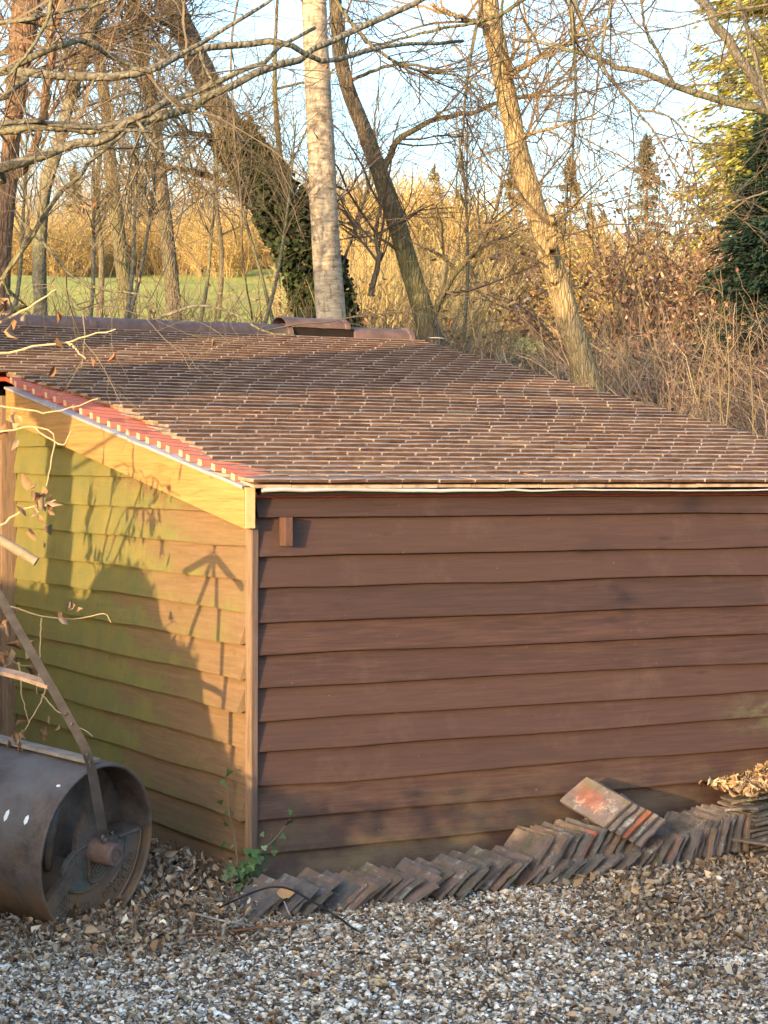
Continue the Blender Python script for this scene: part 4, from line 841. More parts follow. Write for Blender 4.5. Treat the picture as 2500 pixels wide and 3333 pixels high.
# beech at the left, mostly out of the picture; its limbs cross the top and its trunk throws the broad shadow
BX0 = C2+2.17*DV-3.9*np.array([SH[0], SH[1], 0])
lim = [([(-150, 175, 6.9), (0, 150, 6.8), (80, 160, 6.8), (250, 166, 6.8), (330, 148, 6.8), (420, 113, 6.9), (560, 93, 7.0), (610, 92, 7.0), (660, 117, 7.1), (720, 127, 7.2), (800, 108, 7.4), (900, 95, 7.6), (1000, 88, 7.8)], .0165, .006),
       ([(-150, 282, 7.2), (0, 281, 7.1), (110, 270, 7.1), (200, 277, 7.1), (300, 262, 7.1), (400, 236, 7.2), (470, 200, 7.2), (560, 155, 7.3), (640, 125, 7.4), (700, 95, 7.5), (790, 55, 7.6), (900, 0, 7.7), (980, -40, 7.8)], .019, .009),
       ([(-150, 420, 7.0), (0, 358, 6.9), (60, 345, 6.9), (150, 320, 6.9), (220, 300, 6.9), (290, 252, 6.9), (330, 236, 6.9), (400, 205, 7.0), (520, 160, 7.0), (600, 100, 7.1), (680, 60, 7.2)], .021, .006),
       ([(-100, 230, 6.3), (20, 148, 6.3), (100, 112, 6.3), (180, 88, 6.4), (260, 130, 6.5), (330, 150, 6.5), (430, 95, 6.6), (560, 15, 6.7), (620, -30, 6.8)], .013, .005),
       ([(-60, 272, 6.6), (60, 264, 6.6), (140, 273, 6.6), (250, 280, 6.6), (330, 285, 6.6)], .009, .005),
       ([(-60, 690, 7.6), (0, 610, 7.6), (60, 520, 7.6), (120, 430, 7.6), (160, 390, 7.6), (230, 320, 7.6), (300, 260, 7.6), (370, 205, 7.6)], .011, .006),
       ([(40, 470, 7.8), (100, 530, 7.8), (150, 590, 7.8), (220, 625, 7.8), (310, 638, 7.8), (350, 690, 7.8)], .007, .003),
       ([(290, 250, 6.9), (330, 310, 6.9), (370, 335, 6.9), (410, 342, 6.9)], .007, .003), ([(430, 110, 6.9), (450, 160, 6.9), (470, 190, 6.9)], .006, .003),
       ([(-80, 60, 6.2), (60, 40, 6.2), (200, 10, 6.3), (300, -30, 6.3)], .008, .004), ([(120, -40, 6.0), (95, 60, 6.0), (30, 150, 6.0), (-40, 230, 6.0)], .006, .003), ([(330, 690, 7.4), (430, 660, 7.4), (510, 680, 7.4), (570, 715, 7.4), (640, 725, 7.4)], .006, .003), ([(150, 640, 7.2), (190, 690, 7.2)], .004, .002)]
lim = [([dp(*p) for p in P], a, b) for P, a, b in lim]
lim = [(([np.array([BX0[0], BX0[1], P[0][2]*.93+.05])]+P) if (P[0][0] < -1.2 and a >= .0078) else P, a, b) for P, a, b in lim]
for du, r0, r1, zz in ((.30, .12, .10, 2.15), (-.24, .085, .07, 2.3)):
    q_ = np.array([SH[1], -SH[0], 0]); b_ = np.array([BX0[0], BX0[1], 0]); lim.append(([b_+ZV*zz, b_+q_*du*.75+ZV*(zz+.3), b_+q_*du+ZV*(zz+.9), b_+q_*du*1.2+ZV*5.5], r0, r1))
BT = [(BX0[0], BX0[1], ZG-.05), (BX0[0]+.02, BX0[1], 1.), (BX0[0]-.01, BX0[1]-.02, 2.2), (BX0[0]+.01, BX0[1]-.03, 3.4), (BX0[0]-.02, BX0[1]-.05, 5.0), (BX0[0]-.05, BX0[1]-.05, 7.)]
FT = [(46, .25, .7, 25, 70, .0048, .35, .1), (230, .12, .5, 25, 65, .0026, .15, .1), (520, .06, .25, 25, 65, .0015, .05, .1)]
tree('beech_tree', 'beech on the left whose bare limbs cross the top of the view', 'tree', BT, [.175, .155, .15, .145, .12, .06], M['bark_pale'], lim, FT, (.16, .125, .085), leaves=(34, .022, .042, [(.28, .14, .07), (.33, .19, .10), (.22, .10, .05)]), trunk_spec=False, rough=.02)
bt = bpy.data.objects['beech_tree']; q_ = np.array([SH[1], -SH[0], 0]); n = 5200; zz = rng.uniform(2.36, 3.55, n); zk = [2.36, 2.5, 2.75, 3.0, 3.3, 3.55]
lo = np.interp(zz, zk, [-.12, -.40, -.44, -.36, -.15, .15]); hi = np.interp(zz, zk, [.12, .20, .60, .85, .75, .45]); du = lo+(hi-lo)*rng.random(n)+rng.normal(0, .03, n); al = rng.normal(0, .16, n)
lm = MB(); cards(lm, np.stack([BX0[0]+q_[0]*du+SH[0]*al, BX0[1]+q_[1]*du+SH[1]*al, zz], 1)-np.array(bt.location), rng.uniform(.06, .11, n), pick([(.03, .05, .02), (.05, .08, .03)], n, .2), None, .3, asp=.8); o = lm.build('ivy', M['leafv'], bt); o['kind'] = 'stuff'  # unseen leaf mass added in the fork, shaped to cast the roof's shadow band
# beech twigs with hanging dead leaves at the left edge
def twigs(label, lines, r, leafs, seed=0):
    base = lines[0][0]; t = thing('beech_twig', label, 'twig', tuple(base)); mb = MB()
    for L in lines:
        P = smooth_line(np.array(L)-base, 16); P[1:-1] += rng.normal(0, r*.5, (14, 3)); tubes(mb, P, np.linspace(r, r*.5, 16), 6, c=(.40, .30, .17))
    mb.build('stem', M['twig'], t)
    for p, n, s_ in leafs:
        for _ in range(n):
            q = np.array(p)-base+rng.normal(0, .018, (1, 3)); lm = MB(); cards(lm, q, rng.uniform(s_*.6, s_*1.1, 1), pick([(.27, .16, .085), (.22, .12, .06), (.33, .22, .13)], 1, .15), None, .55, droop=(0, 0, -1), asp=.5); lm.build('leaf', M['litter'], t, True)
    return t
twigs('sunlit twig with one dead leaf crossing the roof at left', [[dp(-40, 778, 5.5), dp(0, 766, 5.5), dp(70, 748, 5.5), dp(140, 741, 5.5), dp(190, 727, 5.5), dp(250, 711, 5.5)], [dp(148, 740, 5.5), dp(165, 756, 5.5), dp(184, 776, 5.5)]], .0034, [(dp(131, 758, 5.5), 2, .04)])
twigs('twig bearing a cluster of curled leaves above the ridge at the left edge', [[dp(-40, 720, 5.6), dp(10, 690, 5.6), dp(70, 660, 5.6), dp(120, 625, 5.6)]], .004, [(dp(10, 660, 5.6), 5, .05), (dp(25, 690, 5.6), 6, .05), (dp(135, 668, 5.6), 1, .035)])
twigs('forked twig with leaves before the bargeboard end', [[dp(-40, 870, 6.0), dp(0, 878, 6.0), dp(60, 886, 6.0), dp(110, 890, 6.0), dp(170, 876, 6.0), dp(212, 861, 6.0)], [dp(-30, 940, 6.0), dp(30, 928, 6.0), dp(75, 924, 6.0), dp(115, 938, 6.0), dp(108, 1010, 6.0), dp(100, 1050, 6.0)], [dp(75, 924, 6.0), dp(95, 940, 6.), dp(135, 960, 6.), dp(155, 930, 6.)]], .003, [(dp(30, 895, 6.0), 3, .045), (dp(20, 940, 6.0), 3, .05), (dp(62, 1050, 6.0), 2, .045), (dp(95, 1052, 6.0), 1, .04)])
twigs('twig with a bunch of pale leaves before the mossy boards', [[dp(-40, 1145, 6.0), dp(10, 1130, 6.0), dp(50, 1100, 6.0), dp(90, 1090, 6.0), dp(120, 1080, 6.)]], .0036, [(dp(92, 1085, 6.0), 7, .045), (dp(75, 1105, 6.0), 4, .04), (dp(100, 1150, 6.0), 3, .04)])
twigs('dead trailing shoots and leaves between roller handle and boards', [[dp(-20, 1300, 8.6), dp(40, 1315, 8.6), dp(110, 1335, 8.6), dp(180, 1335, 8.7), dp(225, 1325, 8.7), dp(240, 1345, 8.7)], [dp(90, 1335, 8.6), dp(85, 1420, 8.6), dp(80, 1500, 8.6)], [dp(-10, 1400, 8.3), dp(30, 1430, 8.4), dp(95, 1450, 8.5)], [dp(105, 1470, 8.3), dp(85, 1520, 8.3), dp(40, 1600, 8.2)], [dp(40, 1430, 8.4), dp(48, 1500, 8.4), dp(62, 1560, 8.4)], [dp(90, 1500, 8.5), dp(130, 1540, 8.4), dp(200, 1590, 8.3)]], .0035,
      [(dp(12, 1360, 8.2), 9, .06), (dp(10, 1420, 8.2), 7, .06), (dp(60, 1400, 8.3), 5, .05), (dp(135, 1340, 8.6), 4, .05), (dp(55, 1450, 8.3), 4, .045), (dp(35, 1590, 8.1), 7, .05), (dp(95, 1575, 8.2), 5, .05), (dp(30, 1640, 8.1), 4, .05)])
# young beech just left of the view: its hanging leaves shade the bargeboard
def wallray(t, z, a): p = C2+t*DV-a*np.array([SH[0], SH[1], 0]); return np.array([p[0], p[1], z+a*math.tan(SUN_EL)])
st = [[(1.62, -.2, 1.6), (1.62, .9, 1.6), (1.60, 1.2, 1.6), (1.50, 1.5, 1.6), (1.47, 1.75, 1.6), (1.52, 2.1, 1.6)], [(1.75, .3, 1.55), (1.55, 1.05, 1.55), (1.30, 1.35, 1.55), (1.12, 1.62, 1.55), (1.20, 1.9, 1.5)], [(1.50, 1.5, 1.6), (1.30, 1.62, 1.62), (1.05, 1.60, 1.65), (.85, 1.56, 1.65), (.62, 1.5, 1.65)], [(1.55, 1.2, 1.6), (1.35, 1.42, 1.6), (1.1, 1.44, 1.6), (.92, 1.38, 1.6)], [(1.6, 1., 1.6), (1.8, 1.3, 1.55), (1.72, 1.6, 1.5)]]
st = [[wallray(*p) for p in L] for L in st]
sap = thing('beech_sapling', 'young beech with hanging dead leaves beside the mossy boards', 'tree', tuple(st[0][0])); base = np.array(st[0][0]); mb = MB(); src = []
for i, L in enumerate(st):
    P = smooth_line(np.array(L)-base, 20); P[1:-1] += rng.normal(0, .006, (18, 3)); r0 = .013 if i < 2 else .0055; tubes(mb, P, np.linspace(r0, .004, 20), 6, c=(.2, .16, .11)); src.append(P[7::2][:6])
S, D_, r = spawn(np.array(src), np.full((len(src), 6), .005), 26, 30, 80, 0, 1); Pn, Rn = grow(S, D_, rng.uniform(.08, .25, 26), np.full(26, .0028), 5, .2); tubes(mb, Pn, Rn, 4, (.2, .16, .11)); mb.build('trunk', M['twig'], sap)
lm = MB(); S, _, _ = spawn(Pn, Rn, 70, 20, 80, .2, 1.); S2, _, _ = spawn(np.array(src), np.full((len(src), 6), .005), 40, 20, 80, .0, 1.); q = np.concatenate([S, S2])-ZV*.035; cards(lm, q, rng.uniform(.06, .10, len(q)), pick([(.40, .25, .13)], len(q), .2), None, .25, droop=(0, 0, -1), asp=.26); lm.build('leaves', M['litter'], sap)
# unseen evergreen screen at the left, added and shaped to shade wall and ground
HP = np.array([(-5.2, 1.5), (-4, 1.22), (-2.6, 1.22), (-1.95, 1.02), (-1.6, .66), (-.6, .40), (-.2, .36), (0, .42), (.2, .5), (.37, .58), (.44, .66), (.50, .75), (.53, .88), (.64, .925), (.93, .945), (.97, 1.1), (1.05, 1.21), (1.14, 1.245), (1.5, 1.24), (1.66, 1.2), (1.70, 1.06), (2.3, 1.06), (2.9, 1.07), (4.2, 1.1)])
def ha(t): return 3.5+np.clip(-t-.2, 0, 9)*.85
def leaf_wall(name, label, tt, zt, n, size, colr, thick, cat='shade_hedge', inner=.05):
    t = thing(name, label, cat, tuple(wallray(tt[len(tt)//2], 0, ha(tt[len(tt)//2]))*np.array([1, 1, 0])+np.array([0, 0, ZG]))); base = np.array(t.location)
    mb = MB(); ts = np.linspace(tt[0], tt[-1], 60); zs_ = np.interp(ts, tt, zt); V = []
    for a_, z_ in zip(ts, zs_):
        for dz in (-.6-z_-a_*0, -inner-(.14 if a_ < -.15 else 0)):
            for da in (-thick*.3, thick*.3): p = wallray(a_, z_+dz, ha(a_)+da); p[2] = max(p[2], ZG); V.append(p-base)
    i = np.arange(59)[:, None]*4; mb.add(V, np.concatenate([i+[[0, 4, 6, 2]], i+[[1, 3, 7, 5]], i+[[2, 6, 7, 3]]], 0)); mb.build('branches', M['dark'], t)  # solid dark core added inside the leaves to block the sun
    mb = MB(); tr = rng.uniform(tt[0], tt[-1], n); zz = np.interp(tr, tt, zt); h = rng.random(n)**.6; q = np.array([wallray(a_, 0, ha(a_)+d_) for a_, d_ in zip(tr, rng.uniform(-thick/2, thick/2, n))])-base
    top = zz+ha(tr)*math.tan(SUN_EL)-base[2]; q[:, 2] = h*(top-.02)+np.where(tr < -.15, rng.normal(0, .03, n), 0); cards(mb, q, rng.uniform(size*.6, size*1.2, n), pick(colr, n, .2), None, .3, asp=.55); o = mb.build('foliage', M['leafv'], t); o['kind'] = 'stuff'; return t
GRN = [(.035, .06, .02), (.05, .08, .03), (.07, .10, .035)]
leaf_wall('shade_hedge', 'low unseen evergreen screen added to shade the drive and walls', HP[:, 0], HP[:, 1], 9000, .055, GRN, .3)
def tall_shade_hedge(label, u0, u1, al, h, n, name='shade_conifer_hedge'):  # unseen screen added to shade the trees and thickets behind the shed
    nx = np.array([SH[1], -SH[0]]); mid = (u0+u1)/2; b = nx*mid+SH*al; t = thing(name, label, 'shade_hedge', (b[0], b[1], ZG)); mb = MB()
    hw = abs(u1-u0)/2; box(mb, np.array([-nx[0]*hw-SH[0]*.4, -nx[1]*hw-SH[1]*.4, 0]), np.array([nx[0], nx[1], 0])*2*hw, np.array([SH[0], SH[1], 0])*.8, ZV*(h-.25)); mb.build('branches', M['dark'], t)  # solid core, likewise added to stop sunlight
    mb = MB(); uu = rng.uniform(-hw, hw, n); vv = rng.uniform(-.55, .55, n); q = np.stack([nx[0]*uu+SH[0]*vv, nx[1]*uu+SH[1]*vv, rng.random(n)**.7*(h+.12*np.sin(uu*3))], 1); cards(mb, q, rng.uniform(.15, .3, n), pick(GRN, n, .2), None, .3, asp=.4); o = mb.build('foliage', M['leafv'], t); o['kind'] = 'stuff'
tall_shade_hedge('tall unseen conifer screen added to shade the trees behind the shed', -13.5, -9.6, 3.5, 5.0, 7000)
tall_shade_hedge('middle height unseen conifer screen added to shade the thickets behind', -9.55, -7.75, 3.0, 4.6, 4000)
#@@PART3@@
# ------------------------------------------------------------------ limbs and shoots of the tree off to the right
RT = [(5.0, 14.5, float(terrain(np.array(5.0), np.array(14.5)))-.1), (4.9, 14.4, 4.), (4.8, 14.3, 7.), (4.6, 14.2, 9.)]
rl = [([(1800, 420, 14), (1720, 310, 14), (1659, 222, 14), (1615, 150, 14), (1560, 66, 14), (1500, -25, 14), (1450, -120, 14)], .045, .030),
      ([(1850, 290, 13.5), (1740, 258, 13.5), (1659, 240, 13.5), (1580, 224, 13.5), (1480, 196, 13.5), (1400, 163, 13.4), (1340, 148, 13.4), (1300, 130, 13.4), (1230, 108, 13.3), (1160, 88, 13.3), (1080, 70, 13.2)], .034, .009),
      ([(1230, -30, 13.3), (1262, 60, 13.3), (1307, 148, 13.3), (1340, 195, 13.3), (1376, 238, 13.3), (1427, 305, 13.3), (1475, 395, 13.3), (1510, 465, 13.2), (1540, 500, 13.2)], .012, .004),
      ([(1376, 238, 13.3), (1430, 245, 13.2), (1470, 275, 13.2), (1495, 330, 13.2), (1480, 400, 13.1), (1470, 470, 13.1)], .008, .003),
      ([(1550, 330, 13.3), (1480, 290, 13.2), (1420, 310, 13.2), (1360, 355, 13.1), (1310, 385, 13.1)], .006, .003),
      ([(1460, 190, 13.5), (1430, 130, 13.4), (1395, 60, 13.3), (1380, -30, 13.3)], .013, .007),
      ([(1700, 400, 13), (1640, 420, 13), (1580, 440, 13), (1520, 470, 13), (1430, 480, 13)], .006, .003),
      ([(1580, -40, 13), (1620, 80, 13), (1659, 230, 13), (1690, 330, 13)], .018, .012), ([(1660, 10, 12.8), (1560, 30, 12.8), (1460, 60, 12.8), (1330, 75, 12.8), (1230, 75, 12.8)], .008, .003)]
rl = [([dp(*p) for p in P], a, b) for P, a, b in rl]
for q_, z_ in ((0, 2.9), (1, 4.3)): rl[q_] = ([np.array([4.9, 14.35, z_])]+rl[q_][0],)+rl[q_][1:]
tree('alder_tree', 'tree at the right edge whose bare limbs arch into the sky', 'tree', RT, [.15, .12, .09, .05], M['bark_pale'], rl, [(60, .3, 1.1, 25, 75, .006, 0, .1), (330, .2, .7, 25, 65, .0034, 0, .15), (900, .1, .35, 25, 65, .002, 0, .15)], (.13, .10, .07), trunk_spec=False, rough=.02)
hs = [([(1045, -60, 9.5), (1040, 0, 9.5), (1012, 150, 9.5), (1002, 250, 9.5), (990, 350, 9.4), (985, 430, 9.4)], .010, .003), ([(1090, -60, 9.2), (1085, 20, 9.2), (1082, 120, 9.2), (1070, 260, 9.2)], .008, .003), ([(1222, -60, 9.8), (1238, 60, 9.8), (1243, 200, 9.8), (1238, 320, 9.8), (1222, 420, 9.8), (1214, 520, 9.8)], .008, .003),
      ([(700, -40, 8.8), (760, 50, 8.8), (830, 120, 8.8), (900, 150, 8.9), (1000, 165, 9.), (1060, 200, 9.)], .010, .003), ([(1160, -20, 9.), (1060, 40, 9.), (960, 60, 9.), (840, 90, 9.), (760, 115, 9.)], .009, .004), ([(520, -40, 9.), (500, 100, 9.), (505, 260, 9.), (520, 420, 9.), (525, 560, 9.), (545, 690, 9.2)], .005, .0035), ([(1330, -40, 9.2), (1300, 100, 9.2), (1290, 180, 9.2), (1270, 330, 9.2)], .007, .003)]
hs = [([dp(*p) for p in P], a, b) for P, a, b in hs]
tree('overhanging_tree', 'bare tree above the shed sending hanging shoots into the sky', 'tree', [(3.7, 8.2, -.15), (3.6, 8.4, 2.), (3.1, 8.8, 4.2), (1.9, 9.3, 5.2), tuple(dp(1043, -420, 9.6)), tuple(dp(1045, -60, 9.5))], [.075, .065, .05, .035, .02, .011], M['bark_grey'], hs, [(70, .15, .6, 20, 60, .004, -.1, .05), (330, .1, .4, 25, 65, .0022, -.05, .1), (700, .06, .22, 25, 65, .0014, 0, .1)], (.09, .07, .05), trunk_spec=False)

# ------------------------------------------------------------------ grove of bare trees behind
def copy_tree(o, loc, rz, scl, label=None):
    c = o.copy(); col.objects.link(c); c.location = loc; c.rotation_euler = (0, 0, rz); c.scale = (scl,)*3
    if label: c['label'] = label
    for ch in o.children:
        d = ch.copy(); col.objects.link(d); d.parent = c
    return c
def tz(x, y): return float(terrain(np.array(float(x)), np.array(float(y))))
def screen(x, Y): return (x/.6636-1250)/FPX*Y            # display column -> world x at distance Y
protos = []
for i in range(4):
    H = 8.5; P = [(0, 0, -.3), (rng.normal(0, .08), rng.normal(0, .08), 1.4), (rng.normal(0, .2), rng.normal(0, .2), 3), (rng.normal(0, .35), rng.normal(0, .3), 5), (rng.normal(0, .5), rng.normal(0, .4), H)]
    lims = []
    for j in range(7):
        a = rng.uniform(0, 6.28); h = rng.uniform(1.3, 6); L = rng.uniform(1.2, 2.6); q = np.array([np.interp(h, [p[2] for p in P], [p[0] for p in P]), np.interp(h, [p[2] for p in P], [p[1] for p in P]), h]); dv = np.array([math.cos(a), math.sin(a), .5])
        lims.append(([q, q+dv*L*.5+rng.normal(0, .1, 3), q+dv*L+np.array([0, 0, .4])], .03, .010))
    protos.append(tree('bare_tree', 'bare twiggy tree in the grove behind the shed', 'tree', P, [.085, .075, .065, .05, .012], M['bark_grey'], lims, [(70, .6, 1.8, 25, 65, .011, .12, .1), (330, .4, 1.1, 25, 60, .006, .1, .15), (800, .2, .6, 25, 60, .0035, .08, .15)], (.13, .098, .062), 'bare trees in the grove behind the shed', sides=8))
spots = [(-60, 24), (215, 48), (470, 50), (600, 44), (755, 60), (1620, 48)]
for i, (x, Y) in enumerate(spots):
    X = screen(x, Y); o = protos[i] if i < 4 else None; sc_ = rng.uniform(.75, 1.05) if x < 720 else rng.uniform(.42, .62)
    if o is None: o = copy_tree(protos[i % 4], (X, Y, tz(X, Y)), rng.uniform(0, 6.28), sc_)
    else: o.location = (X, Y, tz(X, Y)); o.rotation_euler = (0, 0, rng.uniform(0, 6.28)); o.scale = (sc_,)*3
# slim pale saplings
sp = []
for i in range(3):
    P = [(0, 0, -.2), (rng.normal(0, .02), 0, .5), (rng.normal(0, .05), 0, 1.1), (rng.normal(0, .1), 0, 1.9), (rng.normal(0, .15), 0, 2.7)]
    sp.append(tree('sapling', 'thin straw coloured sapling stem standing behind the roof verge', 'sapling', P, [.010, .009, .0075, .0055, .0025], m_wood('straw_bark%d' % i, (.12, .09, .05), (.23, .18, .10), (30, 30, 4)), [], [(7, .15, .5, 15, 40, .0035, .25, .3), (12, .1, .3, 20, 50, .002, .15, .1)], (.21, .16, .085), 'thin saplings behind the roof verge', sides=6))
q = [(1045, 15.5), (1100, 15.2), (1118, 16.5), (1163, 15.0), (1185, 15.3), (1240, 17), (1292, 16), (1332, 14.6), (1362, 16), (1398, 15), (1470, 14.3), (1500, 15), (1528, 14.2), (1540, 14.6), (1585, 14), (1605, 13.8), (1622, 14.4), (1420, 17), (1310, 18), (980, 16.5)]
for i, (x, Y) in enumerate(q):
    X = screen(x, Y); s_ = rng.uniform(.45, .95); l = (X, Y, tz(X, Y)-.05)
    if i < 3: sp[i].location = l; sp[i].scale = (s_,)*3
    else: copy_tree(sp[i % 3], l, rng.uniform(0, 6.28), s_)
lp = None
for i, (x0, x1, Y) in enumerate(((190, 205, 18), (262, 345, 18.5), (265, 300, 17.5), (425, 470, 20), (560, 640, 20), (655, 820, 22), (20, 60, 17), (600, 500, 20.5), (1000, 1010, 22))):
    P = [tuple(dp(x0, 740, Y)), tuple(dp(x0+(x1-x0)*.4+6, 600, Y)), tuple(dp(x0+(x1-x0)*.8, 430, Y)), tuple(dp(x1, 260, Y))]
    tree('sapling', 'slender bare sapling rising just behind the ridge', 'sapling', P, [.020, .017, .012, .006], M['bark_pale'], [], [(26, .3, 1.0, 20, 55, .007, .2, .0), (90, .2, .6, 20, 55, .004, .1, .1), (200, .1, .35, 20, 55, .0025, .05, .1)], (.15, .115, .065), 'saplings just behind the ridge', sides=7)

# ------------------------------------------------------------------ conifers
def conifer(name, label, H, rb, nb, cards_per, csize, colr, base_clear=.05, droop=-.25, power=.9, group=None, top_up=.35, tr=.02):
    t = thing(name, label, 'conifer tree', (0, 0, 0), 0, group); mb = MB(); P = smooth_line([(0, 0, -.4), (0, 0, H*.5), (0, 0, H)], 12); tubes(mb, P, np.linspace(H*tr, .008, 12), 8); mb.build('trunk', M['bark_red'], t)
    h = base_clear+(1-base_clear)*rng.random(nb)**1.15; L = rb*(1-h)**power*rng.uniform(.72, 1.12, nb)+.03*H*.3; a = rng.uniform(0, 6.28, nb)
    D_ = np.stack([np.cos(a), np.sin(a), np.interp(h, [0, .6, 1], [droop, -.05, top_up])], 1); S = np.stack([0*h, 0*h, h*H], 1)
    Pn, Rn = grow(S, D_, L, np.full(nb, H*.0028), 5, .07, -.02, .3); bm = MB(); tubes(bm, Pn, Rn, 3, (.10, .07, .045), cap=False); bm.build('branches', M['twig'], t)
    n = nb*cards_per; i = rng.integers(0, nb, n); u = rng.uniform(.12, 1., n)*4.999; j = u.astype(int); f = (u-j)[:, None]; C_ = Pn[i, j]*(1-f)+Pn[i, j+1]*f
    T = nrm(Pn[i, j+1]-Pn[i, j]); side = np.cross(T, ZV); side = nrm(side); wdt = (1.05-u/5)[:, None]*L[i][:, None]*.22
    C_ = C_+side*rng.normal(0, 1, (n, 1))*wdt+ZV*rng.normal(-.2, .5, (n, 1))*csize; Dd = nrm(T+side*rng.normal(0, .7, (n, 1))+np.array([0, 0, -.25]))
    Bv = nrm(np.cross(Dd, rng.normal(0, .6, (n, 3))+ZV)); s_ = (csize*rng.uniform(.6, 1.3, n))[:, None]
    V = np.stack([C_-Dd*s_*.5, C_+Bv*s_*.18, C_+Dd*s_*.6+ZV*-.1*s_, C_-Bv*s_*.18], 1); lm = MB(); lm.add(V.reshape(-1, 3), np.arange(n*4).reshape(n, 4), None, np.repeat(pick(colr, n, .22), 4, 0)); o = lm.build('foliage', M['needle'], t); o['kind'] = 'stuff'
    return t
def put(o, x, Y, s=1., dz=0): X = screen(x, Y); o.location = (X, Y, tz(X, Y)+dz); o.scale = (s,)*3; return o
GOLD = [(.27, .27, .05), (.35, .33, .07), (.19, .20, .045), (.40, .36, .09)]
put(conifer('conifer_tree', 'tall golden green conifer rising out of view at the right', 17, 2.9, 760, 210, .17, GOLD, .02, -.15, .45), 1745, 46)
put(conifer('conifer_tree', 'dark blue green conifer in shade at the right edge', 3.0, 1.05, 300, 130, .075, [(.018, .04, .028), (.025, .055, .035), (.014, .03, .022), (.035, .065, .04)], .02, .05, .7), 1668, 20.5, 1., -.25)
put(conifer('conifer_tree', 'lone pointed conifer against the sky above the brown beech', 8.2, 2.3, 170, 70, .15, [(.12, .12, .035), (.16, .145, .05), (.09, .095, .03)], .02, -.2, .85), 1392, 92)
put(conifer('conifer_tree', 'pointed conifer right of the furrowed trunk', 7.6, 2.0, 150, 70, .15, [(.15, .125, .04), (.20, .16, .055)], .02, -.2, .9), 1228, 96)
put(conifer('conifer_tree', 'bright conifer partly behind the furrowed trunk', 7.4, 1.9, 150, 70, .15, [(.17, .15, .04), (.22, .19, .055)], .02, -.2, .7), 1105, 98)
put(conifer('conifer_tree', 'small golden conifer low on the right skyline', 6.2, 1.9, 140, 70, .15, GOLD, .02, -.2, .8), 1515, 98)
fc = conifer('conifer_tree', 'small conifer on the far skyline between the leaning trunks', 6.0, 1.5, 110, 40, .15, [(.15, .14, .045), (.19, .16, .06)], .02, -.2, .85, 'small conifers on the far skyline')
put(fc, 985, 112)
for x, Y, s_ in ((935, 110, 1.05), (960, 118, .9), (1165, 108, .95), (1300, 104, .95), (1270, 110, 1.1), (1330, 108, .8), (1460, 110, .7), (420, 130, .9), (300, 125, 1.0), (160, 120, 1.0)):
    X = screen(x, Y); copy_tree(fc, (X, Y, tz(X, Y)), rng.uniform(0, 6), s_)
# golden sunlit scrub on the far slope
def scrub(name, label, H, Rr_, n1, n2, nc, cc, tcc, group, cs=.22):
    t = thing(name, label, 'shrub', (0, 0, 0), 0, group); mb = MB(); a = rng.uniform(0, 6.28, n1); tl = rng.uniform(.05, .75, n1); D_ = np.stack([np.cos(a)*tl, np.sin(a)*tl, np.ones(n1)], 1)
    S0 = np.stack([np.cos(a)*tl*H*.45, np.sin(a)*tl*H*.45, np.zeros(n1)], 1); Pn, Rn = grow(S0, D_*np.array([.6, .6, 1.]), rng.uniform(.5, 1., n1)*H, np.full(n1, H*.007), 6, .16, .0, .3); tubes(mb, Pn, Rn, 3, tcc, cap=False)
    S, D2, r = spawn(Pn, Rn, n2, 15, 75, .05, 1., .1); P2, R2 = grow(S, D2, rng.uniform(.12, .4, n2)*H, np.full(n2, H*.0032), 4, .12, .05, .4); tubes(mb, P2, R2, 3, pick([tcc], n2, .25), cap=False); mb.build('branches', M['twig'], t)
    if nc:
        S, _, _ = spawn(P2, R2, nc, 20, 80, .1, 1.); lm = MB(); cards(lm, S+rng.normal(0, .03*H, (nc, 3)), rng.uniform(cs*.5, cs*1.2, nc), pick(cc, nc, .25), None, .35, asp=.5); o = lm.build('foliage', M['litter'], t); o['kind'] = 'stuff'
    return t
GS = [(.42, .33, .10), (.50, .40, .14), (.33, .25, .08), (.34, .30, .09), (.40, .27, .12)]
gs = [scrub('golden_shrub', 'golden sunlit shrub in the scrub on the far slope', 5., 2, 40, 800, 3200, GS, (.30, .20, .09), 'golden shrubs on the far slope', .12) for _ in range(3)]
k_ = 0
for row, (Y, x0, x1, n) in enumerate(((104, 735, 1560, 20), (90, 745, 1480, 16), (78, 760, 1440, 12), (120, 440, 800, 9), (112, 30, 480, 10), (98, 1600, 2500, 10), (112, -500, 0, 7))):
    for i in range(n):
        x = x0+(x1-x0)*(i+rng.uniform(-.3, .3))/max(n-1, 1); y = Y+rng.normal(0, 3); X = screen(x, y); s_ = rng.uniform(.75, 1.05)*(1. if x > 740 else .75)*(1.0 if x < 1300 else .85); l = (X, y, tz(X, y)-.1)
        if k_ < 3: o = gs[k_]; o.location = l; o.scale = (s_,)*3
        else: copy_tree(gs[k_ % 3], l, rng.uniform(0, 6.28), s_)
        k_ += 1
